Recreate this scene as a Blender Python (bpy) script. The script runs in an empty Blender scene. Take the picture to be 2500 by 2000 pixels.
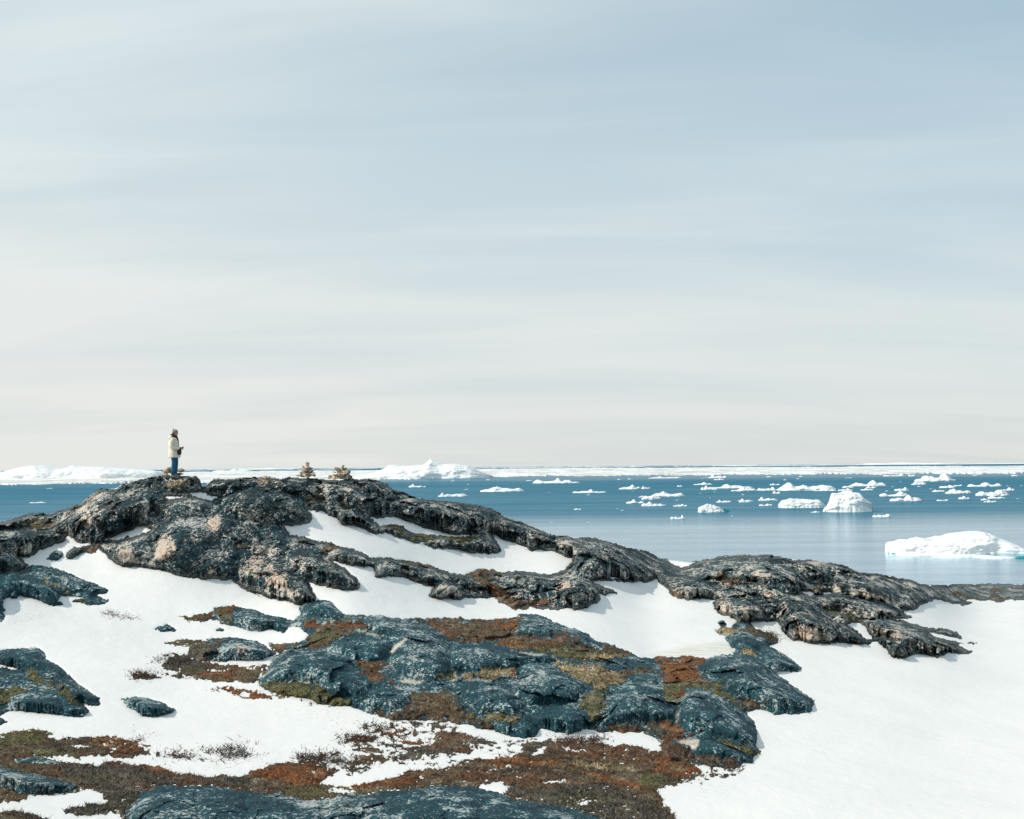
import bpy, math, random
import numpy as np
from mathutils import Vector, Matrix
random.seed(7); np.random.seed(7)

# ------------------------------------------------------------------ camera
SEA = -30.0                       # eye height above the sea
FPX = 3018.0                      # focal length in photo pixels (photo is 2500 wide)
PITCH = math.atan(138/FPX); ROLL = math.atan(20/2500)
sc = bpy.context.scene
cam_d = bpy.data.cameras.new('camera'); cam = bpy.data.objects.new('camera', cam_d)
sc.collection.objects.link(cam); sc.camera = cam
cam_d.sensor_width = 36; cam_d.lens = 36*FPX/2500; cam_d.clip_start = .5; cam_d.clip_end = 200000
cf, sf = math.cos(PITCH), math.sin(PITCH); cr, sr = math.cos(ROLL), math.sin(ROLL)
FWD = np.array([0, cf, sf]); R0 = np.array([1., 0, 0]); U0v = np.array([0, -sf, cf])
RGT = cr*R0 - sr*U0v; UPV = sr*R0 + cr*U0v
cam.matrix_world = Matrix(((RGT[0], UPV[0], -FWD[0], 0), (RGT[1], UPV[1], -FWD[1], 0), (RGT[2], UPV[2], -FWD[2], 0), (0, 0, 0, 1)))
sc.render.resolution_x = 1024; sc.render.resolution_y = 819

# ------------------------------------------------------------------ world and sun
SUN_DIR = Vector((-0.82, -0.30, 0.60)).normalized()          # towards the sun
elev = math.asin(SUN_DIR.z); azim = math.atan2(SUN_DIR.x, SUN_DIR.y)
w = bpy.data.worlds.new('World'); sc.world = w; w.use_nodes = True
nt = w.node_tree; nt.nodes.clear()
def N(nt, t, **k):
    n = nt.nodes.new(t)
    for a, b in k.items(): setattr(n, a, b)
    return n
def L(nt, a, b): nt.links.new(a, b)
def mix(nt, fac, a, b, blend='MIX'):
    m = N(nt, 'ShaderNodeMix', data_type='RGBA', blend_type=blend, clamp_factor=True)
    for s, v in ((0, fac), (6, a), (7, b)):
        if hasattr(v, 'default_value') or hasattr(v, 'is_linked'): L(nt, v, m.inputs[s])
        else: m.inputs[s].default_value = v if s == 0 else (*v, 1)[:4]
    return m.outputs[2]
def mth(nt, op, a, b=None, c=None, clamp=False):
    m = N(nt, 'ShaderNodeMath', operation=op, use_clamp=clamp)
    for i, v in enumerate((a, b, c)):
        if v is None: continue
        if hasattr(v, 'is_linked'): L(nt, v, m.inputs[i])
        else: m.inputs[i].default_value = v
    return m.outputs[0]
def ramp(nt, fac, stops, interp='LINEAR'):
    r = N(nt, 'ShaderNodeValToRGB'); r.color_ramp.interpolation = interp
    el = r.color_ramp.elements
    while len(el) < len(stops): el.new(.5)
    for e, (p, c) in zip(el, stops):
        e.position = p; e.color = (c, c, c, 1) if isinstance(c, (int, float)) else (*c, 1)[:4]
    L(nt, fac, r.inputs[0]); return r.outputs[0]
def noise(nt, vec, scale, detail=4, rough=.55, dist=0., out=0):
    n = N(nt, 'ShaderNodeTexNoise'); n.inputs['Scale'].default_value = scale
    n.inputs['Detail'].default_value = detail; n.inputs['Roughness'].default_value = rough
    n.inputs['Distortion'].default_value = dist
    if vec is not None: L(nt, vec, n.inputs['Vector'])
    return n.outputs[out]
def vmul(nt, vec, s, rot=(0, 0, 0), loc=(0, 0, 0)):
    m = N(nt, 'ShaderNodeMapping'); m.inputs['Scale'].default_value = s
    m.inputs['Rotation'].default_value = rot; m.inputs['Location'].default_value = loc
    L(nt, vec, m.inputs['Vector']); return m.outputs[0]
sky = N(nt, 'ShaderNodeTexSky', sky_type='NISHITA'); sky.sun_disc = False
sky.sun_elevation = elev; sky.sun_rotation = azim; sky.air_density = 1.0; sky.dust_density = .6; sky.ozone_density = 1.5
tc = N(nt, 'ShaderNodeTexCoord'); sep = N(nt, 'ShaderNodeSeparateXYZ'); L(nt, tc.outputs['Generated'], sep.inputs[0])
hx = N(nt, 'ShaderNodeCombineXYZ'); L(nt, sep.outputs[0], hx.inputs[0]); L(nt, sep.outputs[1], hx.inputs[1]); L(nt, mth(nt, 'MAXIMUM', sep.outputs[2], .004), hx.inputs[2])
L(nt, hx.outputs[0], sky.inputs['Vector'])
# high thin cloud: a layer seen in perspective (direction divided by height)
zz = mth(nt, 'MAXIMUM', sep.outputs[2], 0.0)
zz = mth(nt, 'ADD', zz, .17)
px = mth(nt, 'DIVIDE', sep.outputs[0], zz); py = mth(nt, 'DIVIDE', sep.outputs[1], zz)
cb = N(nt, 'ShaderNodeCombineXYZ'); L(nt, px, cb.inputs[0]); L(nt, py, cb.inputs[1])
big = noise(nt, vmul(nt, cb.outputs[0], (.45, 1.0, 1), (0, 0, .30), (3.1, 1.7, 0)), .9, 3, .5, .4)
fine = noise(nt, vmul(nt, cb.outputs[0], (.34, 1.25, 1), (0, 0, .42), (.3, 6.2, 0)), 2.1, 5, .55, .6)
cl = mth(nt, 'ADD', mth(nt, 'MULTIPLY', big, .55), mth(nt, 'MULTIPLY', fine, .45))
cl = ramp(nt, cl, [(.36, 0.), (.64, 1.)], 'EASE')
low = ramp(nt, sep.outputs[2], [(0., 1.), (.10, .9), (.2, .68), (.36, .27), (.6, .1)], 'EASE')
side = mth(nt, 'MULTIPLY', sep.outputs[0], -.46)
veil = mth(nt, 'ADD', mth(nt, 'ADD', mth(nt, 'MULTIPLY', low, .72), side), mth(nt, 'SUBTRACT', mth(nt, 'MULTIPLY', mth(nt, 'MULTIPLY', cl, mth(nt, 'SUBTRACT', 1.15, mth(nt, 'MULTIPLY', low, .55))), .56), .07), clamp=True)
veil = ramp(nt, veil, [(0, .30), (.4, .58), (1, 1.)])
SKYK = 0.10
base_sky = mix(nt, .55, sky.outputs[0], (3.1, 5.5, 6.9))
cloudc = mix(nt, ramp(nt, sep.outputs[2], [(0, 0.), (.25, 1.)]), (8.0, 8.1, 7.8), (7.8, 8.5, 8.55))
skyc = mix(nt, veil, base_sky, cloudc)
bg = N(nt, 'ShaderNodeBackground'); bg.inputs[1].default_value = SKYK; L(nt, skyc, bg.inputs[0])
wo = N(nt, 'ShaderNodeOutputWorld'); L(nt, bg.outputs[0], wo.inputs[0])
sd = bpy.data.lights.new('sun', 'SUN'); sd.energy = 3.65; sd.angle = math.radians(.53); sd.color = (1, .94, .85)
so = bpy.data.objects.new('sun', sd); sc.collection.objects.link(so)
so.rotation_euler = SUN_DIR.to_track_quat('Z', 'Y').to_euler()
sc.view_settings.view_transform = 'Standard'; sc.view_settings.look = 'None'
sc.view_settings.exposure = 0.0; sc.view_settings.gamma = 1; sc.view_settings.use_curve_mapping = False

# ------------------------------------------------------------------ projection helpers
def ray(u, v):
    x = (np.asarray(u, float)-1250)/FPX; y = -(np.asarray(v, float)-1000)/FPX
    d = x[..., None]*RGT + y[..., None]*UPV + FWD
    return d/np.hypot(d[..., 0], d[..., 1])[..., None]
def at(u, v, r):                       # the point seen at (u,v) at ground range r
    return ray(u, v)*np.asarray(r, float)[..., None]
def sea_at(u, v):                      # the point of the sea seen at (u,v)
    d = ray(np.array(float(u)), np.array(float(v))); return d*(SEA/d[2])

CROPS = dict(a=(0, 1000, 3.08), b=(600, 1000, 3.08), c=(1200, 1000, 3.08), d=(1800, 1000, 3.08),
    e=(0, 1400, 2.695), f=(700, 1400, 2.695), g=(1300, 1400, 2.695), h=(1700, 1340, 3.08), i=(400, 1440, 3.08),
    j=(1100, 1440, 3.08), k=(0, 1120, 4.312), l=(400, 1120, 4.312), m=(0, 1120, 4.9), n=(860, 1100, 3.369),
    o=(1450, 1110, 3.92), p=(1950, 1110, 3.92), q=(2100, 1260, 5.39), s=(0, 0, 1))
def P(txt):                            # traced outline -> photo pixel coordinates
    out = []; c = None
    for t in txt.split():
        if t[-1] == ':': c = CROPS[t[0]]; continue
        x, y = t.split(','); out.append((c[0]+float(x)/c[2], c[1]+float(y)/c[2]))
    return np.array(out)

# ------------------------------------------------------------------ traced outlines of the place
SIL = P('''k: -1000,850 -300,760 0,670 120,640 230,600 320,575 440,572 530,590 620,545 740,510 840,480 920,400 1000,340 1060,315 1230,300 1290,255
 1340,265 1450,230 1600,190 1720,175 l: 0,175 200,170 330,180 380,210 405,280 430,282 480,230 560,205 680,205 720,205 820,200 960,190 1060,185
 1200,205 1350,195 1600,195 1700,220 1980,210 2156,205 b: 1000,535 1060,550 1090,580 1130,600 1200,625 1260,650 1350,672 1450,678 1550,690
 1650,700 1750,715 1850,745 1920,780 1990,820 2080,845 c: 280,868 370,900 430,930 500,945 600,955 700,958 780,965 860,985 950,1000 1030,1030
 1100,1050 1170,1065 1230,1090 1290,1120 1340,1122 1420,1130 1510,1143 1560,1135 1640,1110 1750,1095 1850,1087 1950,1090 2060,1090 h: 100,75
 250,50 400,40 550,42 680,65 800,85 880,82 1000,100 1100,115 1180,155 1240,175 1380,185 1500,205 1620,235 1740,268 q: 900,895 1150,895 1400,890
 1700,888 2156,885 2700,880 4000,880''')
HILL = P('''k: -1000,830 -300,730 0,650 120,620 230,585 320,560 440,560 530,575 620,530 740,490 840,460 920,380 1000,320 1060,300 1230,280 1290,235
 1340,240 1450,210 1600,170 1720,155 l: 0,155 200,150 330,160 390,190 412,278 425,280 470,220 560,185 680,185 960,170 1060,160 1200,185 1350,175
 1600,175 1700,200 1980,190 2156,185 b: 1000,520 1060,535 1090,560 1130,585 1200,610 1260,635 1350,655 1450,660 1650,685 1750,700 1850,730
 1920,765 1990,805 2080,830 c: 280,850 370,885 430,915 500,930 700,945 860,970 950,985 1030,1015 1170,1050 1230,1075 1290,1118 1340,1150
 1420,1185 1480,1180 1530,1150 1560,1120 1640,1095 1750,1080 1850,1070 1950,1075 2060,1075 h: 0,85 250,35 400,25 550,25 680,50 800,70 880,65 1100,100
 1240,160 1380,170 1500,190 1620,220 1750,270 1850,315 1950,360 2030,395 2085,418 2030,422 1930,418 1880,400 1820,385 1750,390 1735,410 1680,418 1660,440
 1640,460 1560,475 1560,480 1600,510 1640,530 1500,525 1420,515 1560,540 1700,580 1850,600 1970,630 2005,675 1930,665 1830,645 1740,620 1790,660
 1900,690 1990,705 2060,700 2120,718 2000,712 1965,720 2050,750 2080,770 2075,790 1960,785 1890,775 1880,805 1820,822 1740,800 1690,787
 1640,795 1600,815 1540,825 1480,810 1440,770 1400,740 1370,705 1330,700 1290,715 1240,720 1150,712 1050,715 990,722 930,712 850,708 780,690
 710,685 690,660 650,620 640,590 600,545 520,545 390,550 300,555 290,540 240,495 200,500 150,465 115,410 160,385 0,375 c: 1540,1425 1470,1435
 1400,1420 1340,1390 1330,1350 1270,1310 1240,1272 1180,1300 1100,1305 1000,1295 930,1285 850,1290 765,1292 800,1310 880,1350 938,1388 860,1388
 800,1380 830,1430 800,1460 700,1490 620,1510 590,1490 560,1505 480,1505 370,1500 280,1478 270,1500 150,1498 140,1465 70,1440 b: 1910,1440
 1950,1400 1880,1400 1780,1415 1650,1420 1620,1430 1450,1425 1380,1405 1390,1370 1420,1335 1370,1330 1280,1300 1180,1265 1090,1255 1020,1270
 960,1260 975,1225 940,1190 850,1178 700,1155 640,1130 590,1112 660,1150 750,1200 820,1250 860,1310 870,1340 800,1352 680,1348 560,1320
 470,1298 500,1360 530,1432 i: 1146,80 1050,100 1000,110 950,95 800,60 700,25 630,0 a: 2000,1420 1900,1380 1800,1330 1740,1275 1700,1285
 1650,1270 1560,1275 1440,1262 1330,1250 1240,1220 k: 1520,1140 1440,1145 1310,1140 1210,1105 1150,1060 1090,1000 1020,940 1000,990 900,985
 800,1020 740,1055 690,1040 690,995 740,960 790,935 850,940 920,905 1000,875 960,880 860,880 790,865 720,810 680,870 640,900 570,905 500,930
 450,960 420,960 370,1000 290,1030 180,1025 240,1070 300,1125 200,1190 0,1180 -1000,1190''')
HILL_HOLES = [P(t) for t in ('''k: 1090,855 1200,815 1330,770 1480,710 1540,720 1600,735 1520,780 1400,830 1330,825 1230,858 1120,862''',
 'k: 1730,400 1820,390 1900,385 1950,395 1800,430 1760,430', 'l: 255,350 340,345 400,352 440,365 470,395 570,395 500,438 430,425 350,405 290,395',
 'k: 1590,568 1670,570 1650,584 1595,582',
 '''b: 470,755 560,760 610,790 690,820 720,860 850,880 900,900 980,940 1060,925 1140,960 1200,975 1270,1000 1330,1000 1400,1040 1500,1050 1600,1050
 1700,1080 1830,1085 1910,1080 1920,1060 1870,980 1850,930 1950,985 2080,1025 2156,1055 c: 400,1060 480,1065 530,1100 610,1120 590,1160 560,1210
 500,1228 380,1235 280,1215 200,1210 80,1225 b: 1930,1230 1850,1205 1800,1215 1740,1205 1650,1240 1550,1230 1450,1195 1330,1165 1200,1135
 1100,1120 950,1110 880,1085 800,1050 720,1030 630,1000 520,990 400,950 340,930 320,900 275,870 380,880 480,860 500,820 490,785''',
 '''b: 935,815 1000,820 1060,800 1130,805 1200,830 1290,870 1400,905 1500,920 1580,945 1690,940 1640,960 1500,950 1400,940 1250,930 1200,900
 1130,865 1040,870 1010,880 980,850''',
 'h: 790,325 850,320 880,335 850,350 800,337', 'h: 945,322 1020,322 1030,337 960,340', 'h: 950,445 1040,462 1080,480 1020,470',
 'h: 1140,575 1180,555 1230,555 1270,590 1290,630 1320,650 1320,680 1280,680 1220,640 1200,610 1150,585',
 'b: 1165,1200 1210,1198 1235,1212 1190,1218', 'c: 860,1258 900,1255 960,1268 930,1275')]
ROCKS = [  # name, label, category, outline, holes
 ('hill', None, None, HILL, HILL_HOLES),
 ('rock_outcrop', 'dark outcrop with two long lobes sliding right into the snow, below the left hillside', 'rock outcrop',
  P('''k: -1000,1180 0,1180 130,1190 215,1190 300,1130 400,1120 500,1145 600,1160 700,1195 830,1260 960,1310 1060,1350 1130,1380 1140,1400 1070,1425
  1000,1440 1080,1470 1165,1500 1050,1530 950,1545 890,1520 800,1500 760,1490 900,1470 800,1450 640,1430 600,1480 650,1535 560,1545 480,1510
  400,1480 300,1455 200,1430 180,1470 90,1465 40,1500 20,1550 e: 20,180 20,230 45,245 20,260 40,290 10,315 -400,330'''), []),
 ('boulder', 'small dark oval boulder alone in the snow between the two left outcrops', 'boulder',
  P('k: 505,1045 530,1000 600,965 650,985 665,1025 600,1075 550,1075'), []),
 ('rock_outcrop', 'dark outcrop at the left edge with a green moss strip running down its middle', 'rock outcrop',
  P('''e: -500,520 0,515 40,500 190,500 225,490 250,490 290,515 300,560 400,620 480,700 560,760 660,820 640,835 670,860 600,870 520,845 560,880 580,910
  550,940 450,940 400,930 250,910 60,900 0,935 -500,950'''), [P('e: -500,600 0,603 80,625 150,642 60,636 0,620 -500,618')]),
 ('boulder', 'dark rock tip at the left edge of the photo just below the mossy outcrop', 'boulder', P('e: -500,945 0,945 50,985 0,994 -500,1000'), []),
 ('boulder', 'lone dark pointed oval boulder in the middle of the white snowfield at lower left', 'boulder',
  P('e: 800,825 880,810 960,820 1040,845 1120,880 1160,900 1100,930 1020,942 940,935 870,895 840,880'), []),
 ('boulder', 'small pale-topped rock with twigs lying alone in the snow left of the round dome', 'boulder',
  P('e: 1010,355 1080,345 1100,330 1140,350 1165,378 1130,388 1060,385'), []),
 ('boulder', 'tiny dark stone in the snow between the two low domes', 'boulder', P('e: 1410,370 1440,358 1475,368 1475,382 1430,382'), []),
 ('rock_outcrop', 'low bluish dome with brown heath over its left half, upper of two', 'rock outcrop',
  P('''e: 1380,270 1410,225 1500,218 1600,225 1700,255 1800,285 1880,300 1960,310 2060,380 2080,390 2040,400 2000,370 1950,350 1900,350 1860,385
  1780,370 1700,380 1630,375 1550,345 1480,330 1400,295'''), []),
 ('rock_outcrop', 'round black and white speckled dome with heath on its left, lower of two', 'rock outcrop',
  P('i: 200,440 350,370 480,360 600,365 700,385 780,430 830,470 840,480 760,515 700,530 560,532 400,535 300,530 230,480'), []),
 ('rock_outcrop', 'wide blue-grey whaleback outcrop with moss hollows filling the centre of the view', 'rock outcrop',
  P('''i: 985,210 1040,180 1010,130 1060,100 1150,82 1250,88 1290,135 1350,180 1500,188 1650,195 1750,215 1900,218 2156,215 j: 200,225 320,228
  420,225 520,190 590,178 680,195 780,240 860,272 1030,322 1100,395 1240,420 1300,455 1380,480 1415,505 1510,515 1600,500 1800,505 1930,520
  2050,490 h: 280,790 290,740 270,740 220,680 220,655 130,620 180,590 260,590 270,570 300,550 390,550 430,590 500,620 560,650 620,705
  560,720 560,740 600,765 650,790 720,840 795,905 760,918 650,920 590,935 620,960 700,1010 780,1070 860,1120 890,1140 870,1190 850,1220 780,1232
  700,1240 600,1242 530,1215 450,1200 430,1215 370,1220 410,1280 450,1360 465,1420 450,1480 480,1530 g: 1490,1170 1440,1195 1440,1245 1380,1250
  1360,1280 1300,1285 1100,1250 900,1230 850,1180 j: 1590,1155 1540,1120 1450,1080 1440,1065 1350,1068 1280,1065 1180,1065 1140,1075 1100,1055 1030,1038 960,1060
  880,1080 780,1065 700,1040 660,1040 650,1100 560,1112 480,1105 400,1085 320,1050 220,1035 100,1010 0,998 i: 2156,990 2000,985 1850,985
  1720,975 1640,950 1540,925 1440,895 1380,870 1300,880 1200,860 1100,820 980,800 880,785 800,765 740,730 700,700 790,580 830,500
  860,480 840,440 780,405 860,405 960,403 1040,380 1100,345 1050,300 985,275 930,285 900,310'''), []),
 ('boulder', 'small round dark boulder at the snow edge beside the narrow rock neck on the right', 'boulder',
  P('h: 160,560 175,540 205,538 225,560 220,582 195,588 170,580'), []),
 ('rock_outcrop', 'dark teal dome in the heath at the bottom left corner', 'rock outcrop',
  P('e: -500,1240 0,1265 80,1290 240,1320 350,1345 480,1380 520,1395 480,1430 400,1440 300,1450 200,1455 120,1450 60,1420 0,1400 -500,1380'), []),
 ('rock_outcrop', 'thin flat blue rock strip in the heath above the bottom left dome', 'rock outcrop',
  P('e: 100,1230 160,1208 300,1215 410,1240 400,1255 250,1252 130,1248'), []),
 ('rock_outcrop', 'large teal dome with pale streaks at the bottom edge, left of the cut-off pair', 'rock outcrop',
  P('''e: 840,1560 870,1500 940,1440 1040,1400 1200,1400 1380,1400 1500,1420 1650,1440 1850,1450 1950,1480 1980,1530 2020,1600 2060,1700 2070,2500
  800,2500 810,1650'''), []),
 ('rock_outcrop', 'broad low teal rock back at the bottom edge, right of the cut-off pair', 'rock outcrop',
  P('''f: -60,1480 0,1470 100,1495 250,1480 400,1460 600,1440 850,1420 980,1400 1100,1395 1200,1400 1350,1430 1500,1480 1650,1510 1800,1530 1950,1560
  2060,1620 2100,1700 1900,2500 -40,2500'''), []),
 ('shore_rocks', 'low brown and grey rock bank behind the snowfield at the right edge, above the water', 'rock bank',
  P('''q: 880,870 1150,870 1400,865 1700,860 2156,860 2700,850 4000,850 4000,1105 2700,1105 2156,1105 2000,1100 1920,1105 1840,1130 1700,1110 1600,1100 1390,1105 1200,1040 1000,960'''), []),
]
LOBES = [P(t) for t in '''k: 0,760 150,730 400,760 560,750 660,800 680,850 570,900 420,960 290,1030 100,1020 -1000,1000 -1000,780
k: -1000,1020 0,1000 130,1020 240,1080 290,1130 210,1180 -1000,1180
k: 0,680 200,610 440,580 600,640 640,700 500,660 300,650 200,720 0,740
k: 560,590 700,520 840,490 700,600 620,640
k: 700,600 850,480 1000,350 1230,310 1600,320 1740,420 1700,520 1600,600 1520,700 1300,770 1090,850 850,870 740,800 650,700
k: 1250,420 1500,330 1720,400 1700,540 1560,640 1380,560
k: 820,640 1000,600 1150,680 1100,840 860,860 760,780
k: 1120,680 1300,560 1480,640 1500,720 1300,770 1160,820
k: 900,480 1050,340 1250,330 1200,480 1050,580
k: 1180,900 1400,830 1560,780 1640,880 1600,1050 1510,1140 1310,1140 1200,1080
k: 1560,760 1900,640 2156,780 2156,1000 2080,1130 2000,1240 1760,1190 1530,1130 1620,1000 1650,880
l: 400,1000 480,960 620,970 720,1060 770,1150 700,1260 620,1275 390,1260 290,1240 380,1100
l: 820,1000 960,1000 1140,1040 1290,1120 1420,1200 1500,1320 1560,1450 1600,1500 1400,1540 1200,1510 1000,1440 860,1360 720,1280 780,1150
l: 1260,1000 1450,960 1650,1030 1850,1130 1980,1240 2080,1330 2060,1370 1850,1370 1640,1330 1450,1260 1280,1110
l: 890,960 960,900 1100,890 1200,900 1270,960 1270,1080 1150,1040 1000,990
l: 640,850 760,700 900,640 1100,690 1260,820 1250,900 960,890 780,880
l: 570,420 700,330 900,300 1150,300 1300,370 1450,500 1550,620 1530,690 1240,690 1000,650 800,640 640,560
l: 1120,290 1220,215 1400,200 1480,260 1490,370 1400,400 1300,330
l: 450,640 600,580 740,640 740,740 640,810 520,780
l: 0,720 130,640 330,620 430,700 520,790 430,900 200,930 0,800
l: 0,560 130,430 250,400 440,440 480,520 300,600 100,640
l: 0,240 0,180 330,185 390,230 400,340 250,350 0,340
l: 430,330 480,240 600,205 700,210 720,260 620,340 500,360
l: 620,330 720,230 850,205 960,220 1000,280 850,290 700,340
l: 1660,380 1700,260 1850,230 2000,280 2100,400 2050,520 1850,480 1740,480
l: 2000,250 2156,220 2156,380 2080,360
l: 1760,1010 1820,950 1950,940 2156,1020 2156,1140 1950,1110 1800,1060
b: 840,650 960,620 1080,680 1040,800 940,800 850,760
b: 1050,680 1300,670 1600,700 1850,760 2156,900 2156,1060 1900,980 1830,920 1550,930 1400,900 1200,820 1080,780
b: 860,540 1000,545 1120,620 1060,660 920,630
b: 600,730 700,720 860,800 980,860 1020,910 960,920 880,880 780,870 700,840
b: 1380,1000 1480,960 1550,990 1520,1050 1400,1030
b: 1600,1050 1650,990 1750,930 1830,920 1870,980 1910,1070 1800,1085
b: 1390,1390 1420,1330 1490,1280 1580,1300 1640,1380 1600,1425 1450,1420
b: 960,1240 950,1150 1100,1130 1300,1170 1350,1250 1300,1300 1180,1260
b: 1230,1270 1400,1180 1600,1230 1700,1300 1640,1360 1560,1290 1400,1330
b: 1710,1225 1730,1200 1780,1210 1775,1235
c: 100,810 300,880 480,950 480,1050 250,1030 0,930 0,780
c: 300,1040 500,960 800,980 1000,1030 1200,1090 1340,1160 1330,1280 1100,1300 760,1280 600,1200 560,1100 480,1060
c: 700,1180 850,1150 1000,1200 1050,1300 850,1290 740,1260
c: 520,1300 620,1260 760,1290 820,1400 800,1460 620,1500 520,1450
c: 150,1250 280,1230 420,1260 480,1320 380,1360 200,1330
c: 1420,1200 1600,1110 1900,1090 2100,1110 2156,1250 1900,1300 1600,1280
c: 1260,1280 1450,1230 1640,1300 1700,1400 1500,1430 1350,1390
h: 120,410 250,380 420,390 520,450 520,520 420,545 300,545 220,490
h: 520,440 600,430 610,530 530,540
h: 620,440 640,370 800,330 900,380 980,480 1060,580 1080,700 960,715 720,680 650,600 610,540
h: 1070,600 1150,560 1200,620 1290,690 1230,715 1100,710
h: 980,470 1150,500 1140,570 1050,590
h: 900,360 1060,340 1250,390 1450,420 1560,480 1500,515 1300,520 1100,440 960,420
h: 1540,340 1600,230 1750,280 1740,400 1660,430 1560,470 1500,420
h: 1040,250 1280,200 1540,260 1530,400 1300,380 1100,330
h: 1700,270 1850,320 2080,415 1900,410 1740,390
h: 1250,540 1450,530 1700,590 1740,640 1900,700 1960,760 1870,800 1740,800 1640,780 1500,700 1350,640
h: 1420,760 1340,660 1450,660 1560,720 1600,800 1530,820
h: 1760,600 1850,605 1970,635 1995,668 1850,640
h: 400,180 600,120 800,180 850,300 700,330 480,260
h: 700,90 850,90 1050,130 1000,220 850,230
h: 0,130 150,70 380,50 420,120 300,160 100,180
i: 860,500 960,445 1150,455 1400,500 1430,570 1500,650 1560,710 1500,820 1420,830 1250,770 1180,700 1000,680 830,690 700,710 780,620
i: 1430,840 1550,740 1700,740 1840,780 1840,840 1700,905 1540,915 1450,880
i: 1230,440 1380,355 1600,350 1720,380 1690,470 1640,530 1450,530 1400,500
i: 1500,240 1650,200 1850,250 2040,300 2156,420 2156,620 2050,680 1750,620 1690,540 1720,400 1600,340
i: 530,230 570,150 620,140 760,190 880,250 890,300 760,300 640,295 540,250
i: 400,500 450,400 560,365 700,385 820,470 750,510 560,530 400,535
i: 1020,150 1060,100 1250,90 1340,170 1350,230 1200,200 1080,190
j: 440,330 500,230 590,180 700,205 860,275 1000,340 1120,430 1080,445 900,400 760,350 600,340
j: 0,420 150,410 400,440 700,480 860,520 650,550 540,560 480,590 150,610 0,600
j: 520,640 540,570 620,540 760,570 900,640 1000,710 990,780 900,830 760,850 620,860 480,800 440,700
j: 60,780 100,720 400,690 500,790 560,870 500,920 240,920 120,860
j: 600,900 760,870 940,880 1040,960 1020,1030 880,1080 740,1060 640,1010
j: 320,1000 460,990 560,960 640,1030 640,1100 520,1110 400,1080
j: 0,860 40,830 100,870 80,910 10,905
j: 1180,860 1230,760 1340,700 1440,690 1560,720 1600,800 1640,880 1700,890 1690,970 1500,990 1300,1000 1120,1020 1180,930
j: 1390,640 1500,620 1560,660 1550,710 1400,680
j: 1720,860 1760,760 1860,740 2000,800 2156,860 h: 150,1100 330,1210 400,1290 460,1400 440,1480 300,1430 100,1390 j: 1900,1070 1800,1060 1710,980
h: 80,830 260,790 420,800 520,860 620,960 760,1060 880,1140 850,1220 680,1240 520,1210 380,1120 220,1050 210,980 100,900
h: 460,740 560,740 660,800 790,905 650,918 590,930 500,850
h: 220,670 350,640 480,700 460,760 300,730
g: 960,1110 1100,1090 1250,1120 1400,1200 1430,1240 1300,1215 1100,1200 1040,1170
j: 1840,560 1930,555 2050,620 2060,660 1900,660
k: 300,1130 420,1125 700,1200 1000,1340 1130,1385 1080,1420 900,1370 700,1330 520,1290 400,1200
k: 0,1190 250,1200 500,1310 640,1430 600,1480 640,1530 400,1470 100,1400 -100,1300 -1000,1200
k: 0,1330 150,1440 60,1470 20,1550 -1000,1600 -1000,1330
e: 0,520 180,500 300,570 420,680 480,720 560,770 650,825 560,850 420,760 300,640 0,600
e: -500,640 0,630 180,680 270,740 220,760 0,740 -500,720
e: 50,860 80,800 200,775 380,820 420,900 370,930 60,895
e: 420,870 560,880 570,930 420,930
e: 800,825 880,810 960,820 1040,845 1120,880 1160,900 1100,930 1020,942 940,935
q: 1600,940 1800,880 2000,900 2000,1090 1850,1120 1600,1060
q: 1150,910 1400,890 1560,960 1500,1060 1300,1060 1200,1000
q: 2000,900 2156,890 2700,900 2700,1090 2050,1090
e: -500,1250 0,1270 240,1320 520,1395 400,1440 200,1455 0,1400 -500,1380
f: 60,1500 230,1480 260,1617 200,2200 0,2200 -60,1617
f: 230,1560 300,1500 420,1470 500,1560 480,2200 240,2200
f: 420,1470 850,1420 1000,1400 1200,1420 1330,1500 1300,2200 500,2200
f: 1180,1405 1500,1480 1700,1520 1900,1600 1700,2200 1330,2200
e: 850,1560 900,1480 1050,1405 1300,1400 1340,1600 1200,2400 830,2400
e: 1280,1405 1600,1440 1700,1650 1600,2400 1300,2400
e: 1600,1440 1950,1490 2030,1650 2000,2400 1680,2400'''.split('\n')]
PALE = [P(t) for t in '''l: 860,1020 1000,1030 1140,1110 1220,1200 1320,1200 1300,1350 1500,1480 1380,1480 1220,1360 1080,1320 1060,1250 880,1180
l: 480,1070 540,1080 560,1240 460,1240
k: 1650,820 1780,820 1900,950 1700,1090 1560,1080 1640,1000
k: 1220,940 1380,920 1390,1050 1300,1100 1200,1020
k: 700,600 1000,350 1080,380 900,520 720,620
k: 880,620 980,600 980,720 880,720
l: 480,600 580,600 600,790 520,780 470,680
l: 900,960 1000,900 1150,960 1150,1030 1000,980
l: 2030,420 2110,420 2080,560 2020,540
l: 1860,300 1980,290 1960,400 1880,400
h: 740,590 850,560 960,680 720,680
h: 640,400 690,380 690,480 640,480
h: 400,170 600,200 500,220 420,190
h: 1400,600 1500,590 1560,670 1450,640
h: 310,440 480,430 500,520 350,530
h: 500,330 600,330 560,400
h: 140,400 250,390 230,470 200,495
i: 560,390 650,440 600,500 540,470
h: 1200,280 1300,320 1480,370 1520,410 1300,370
l: 960,230 1050,190 1100,240 1060,300 980,300
b: 1480,1290 1560,1310 1540,1370 1460,1350
c: 480,1310 600,1310 580,1350 480,1350
c: 500,980 620,990 620,1060 520,1030'''.split('\n')]
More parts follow.
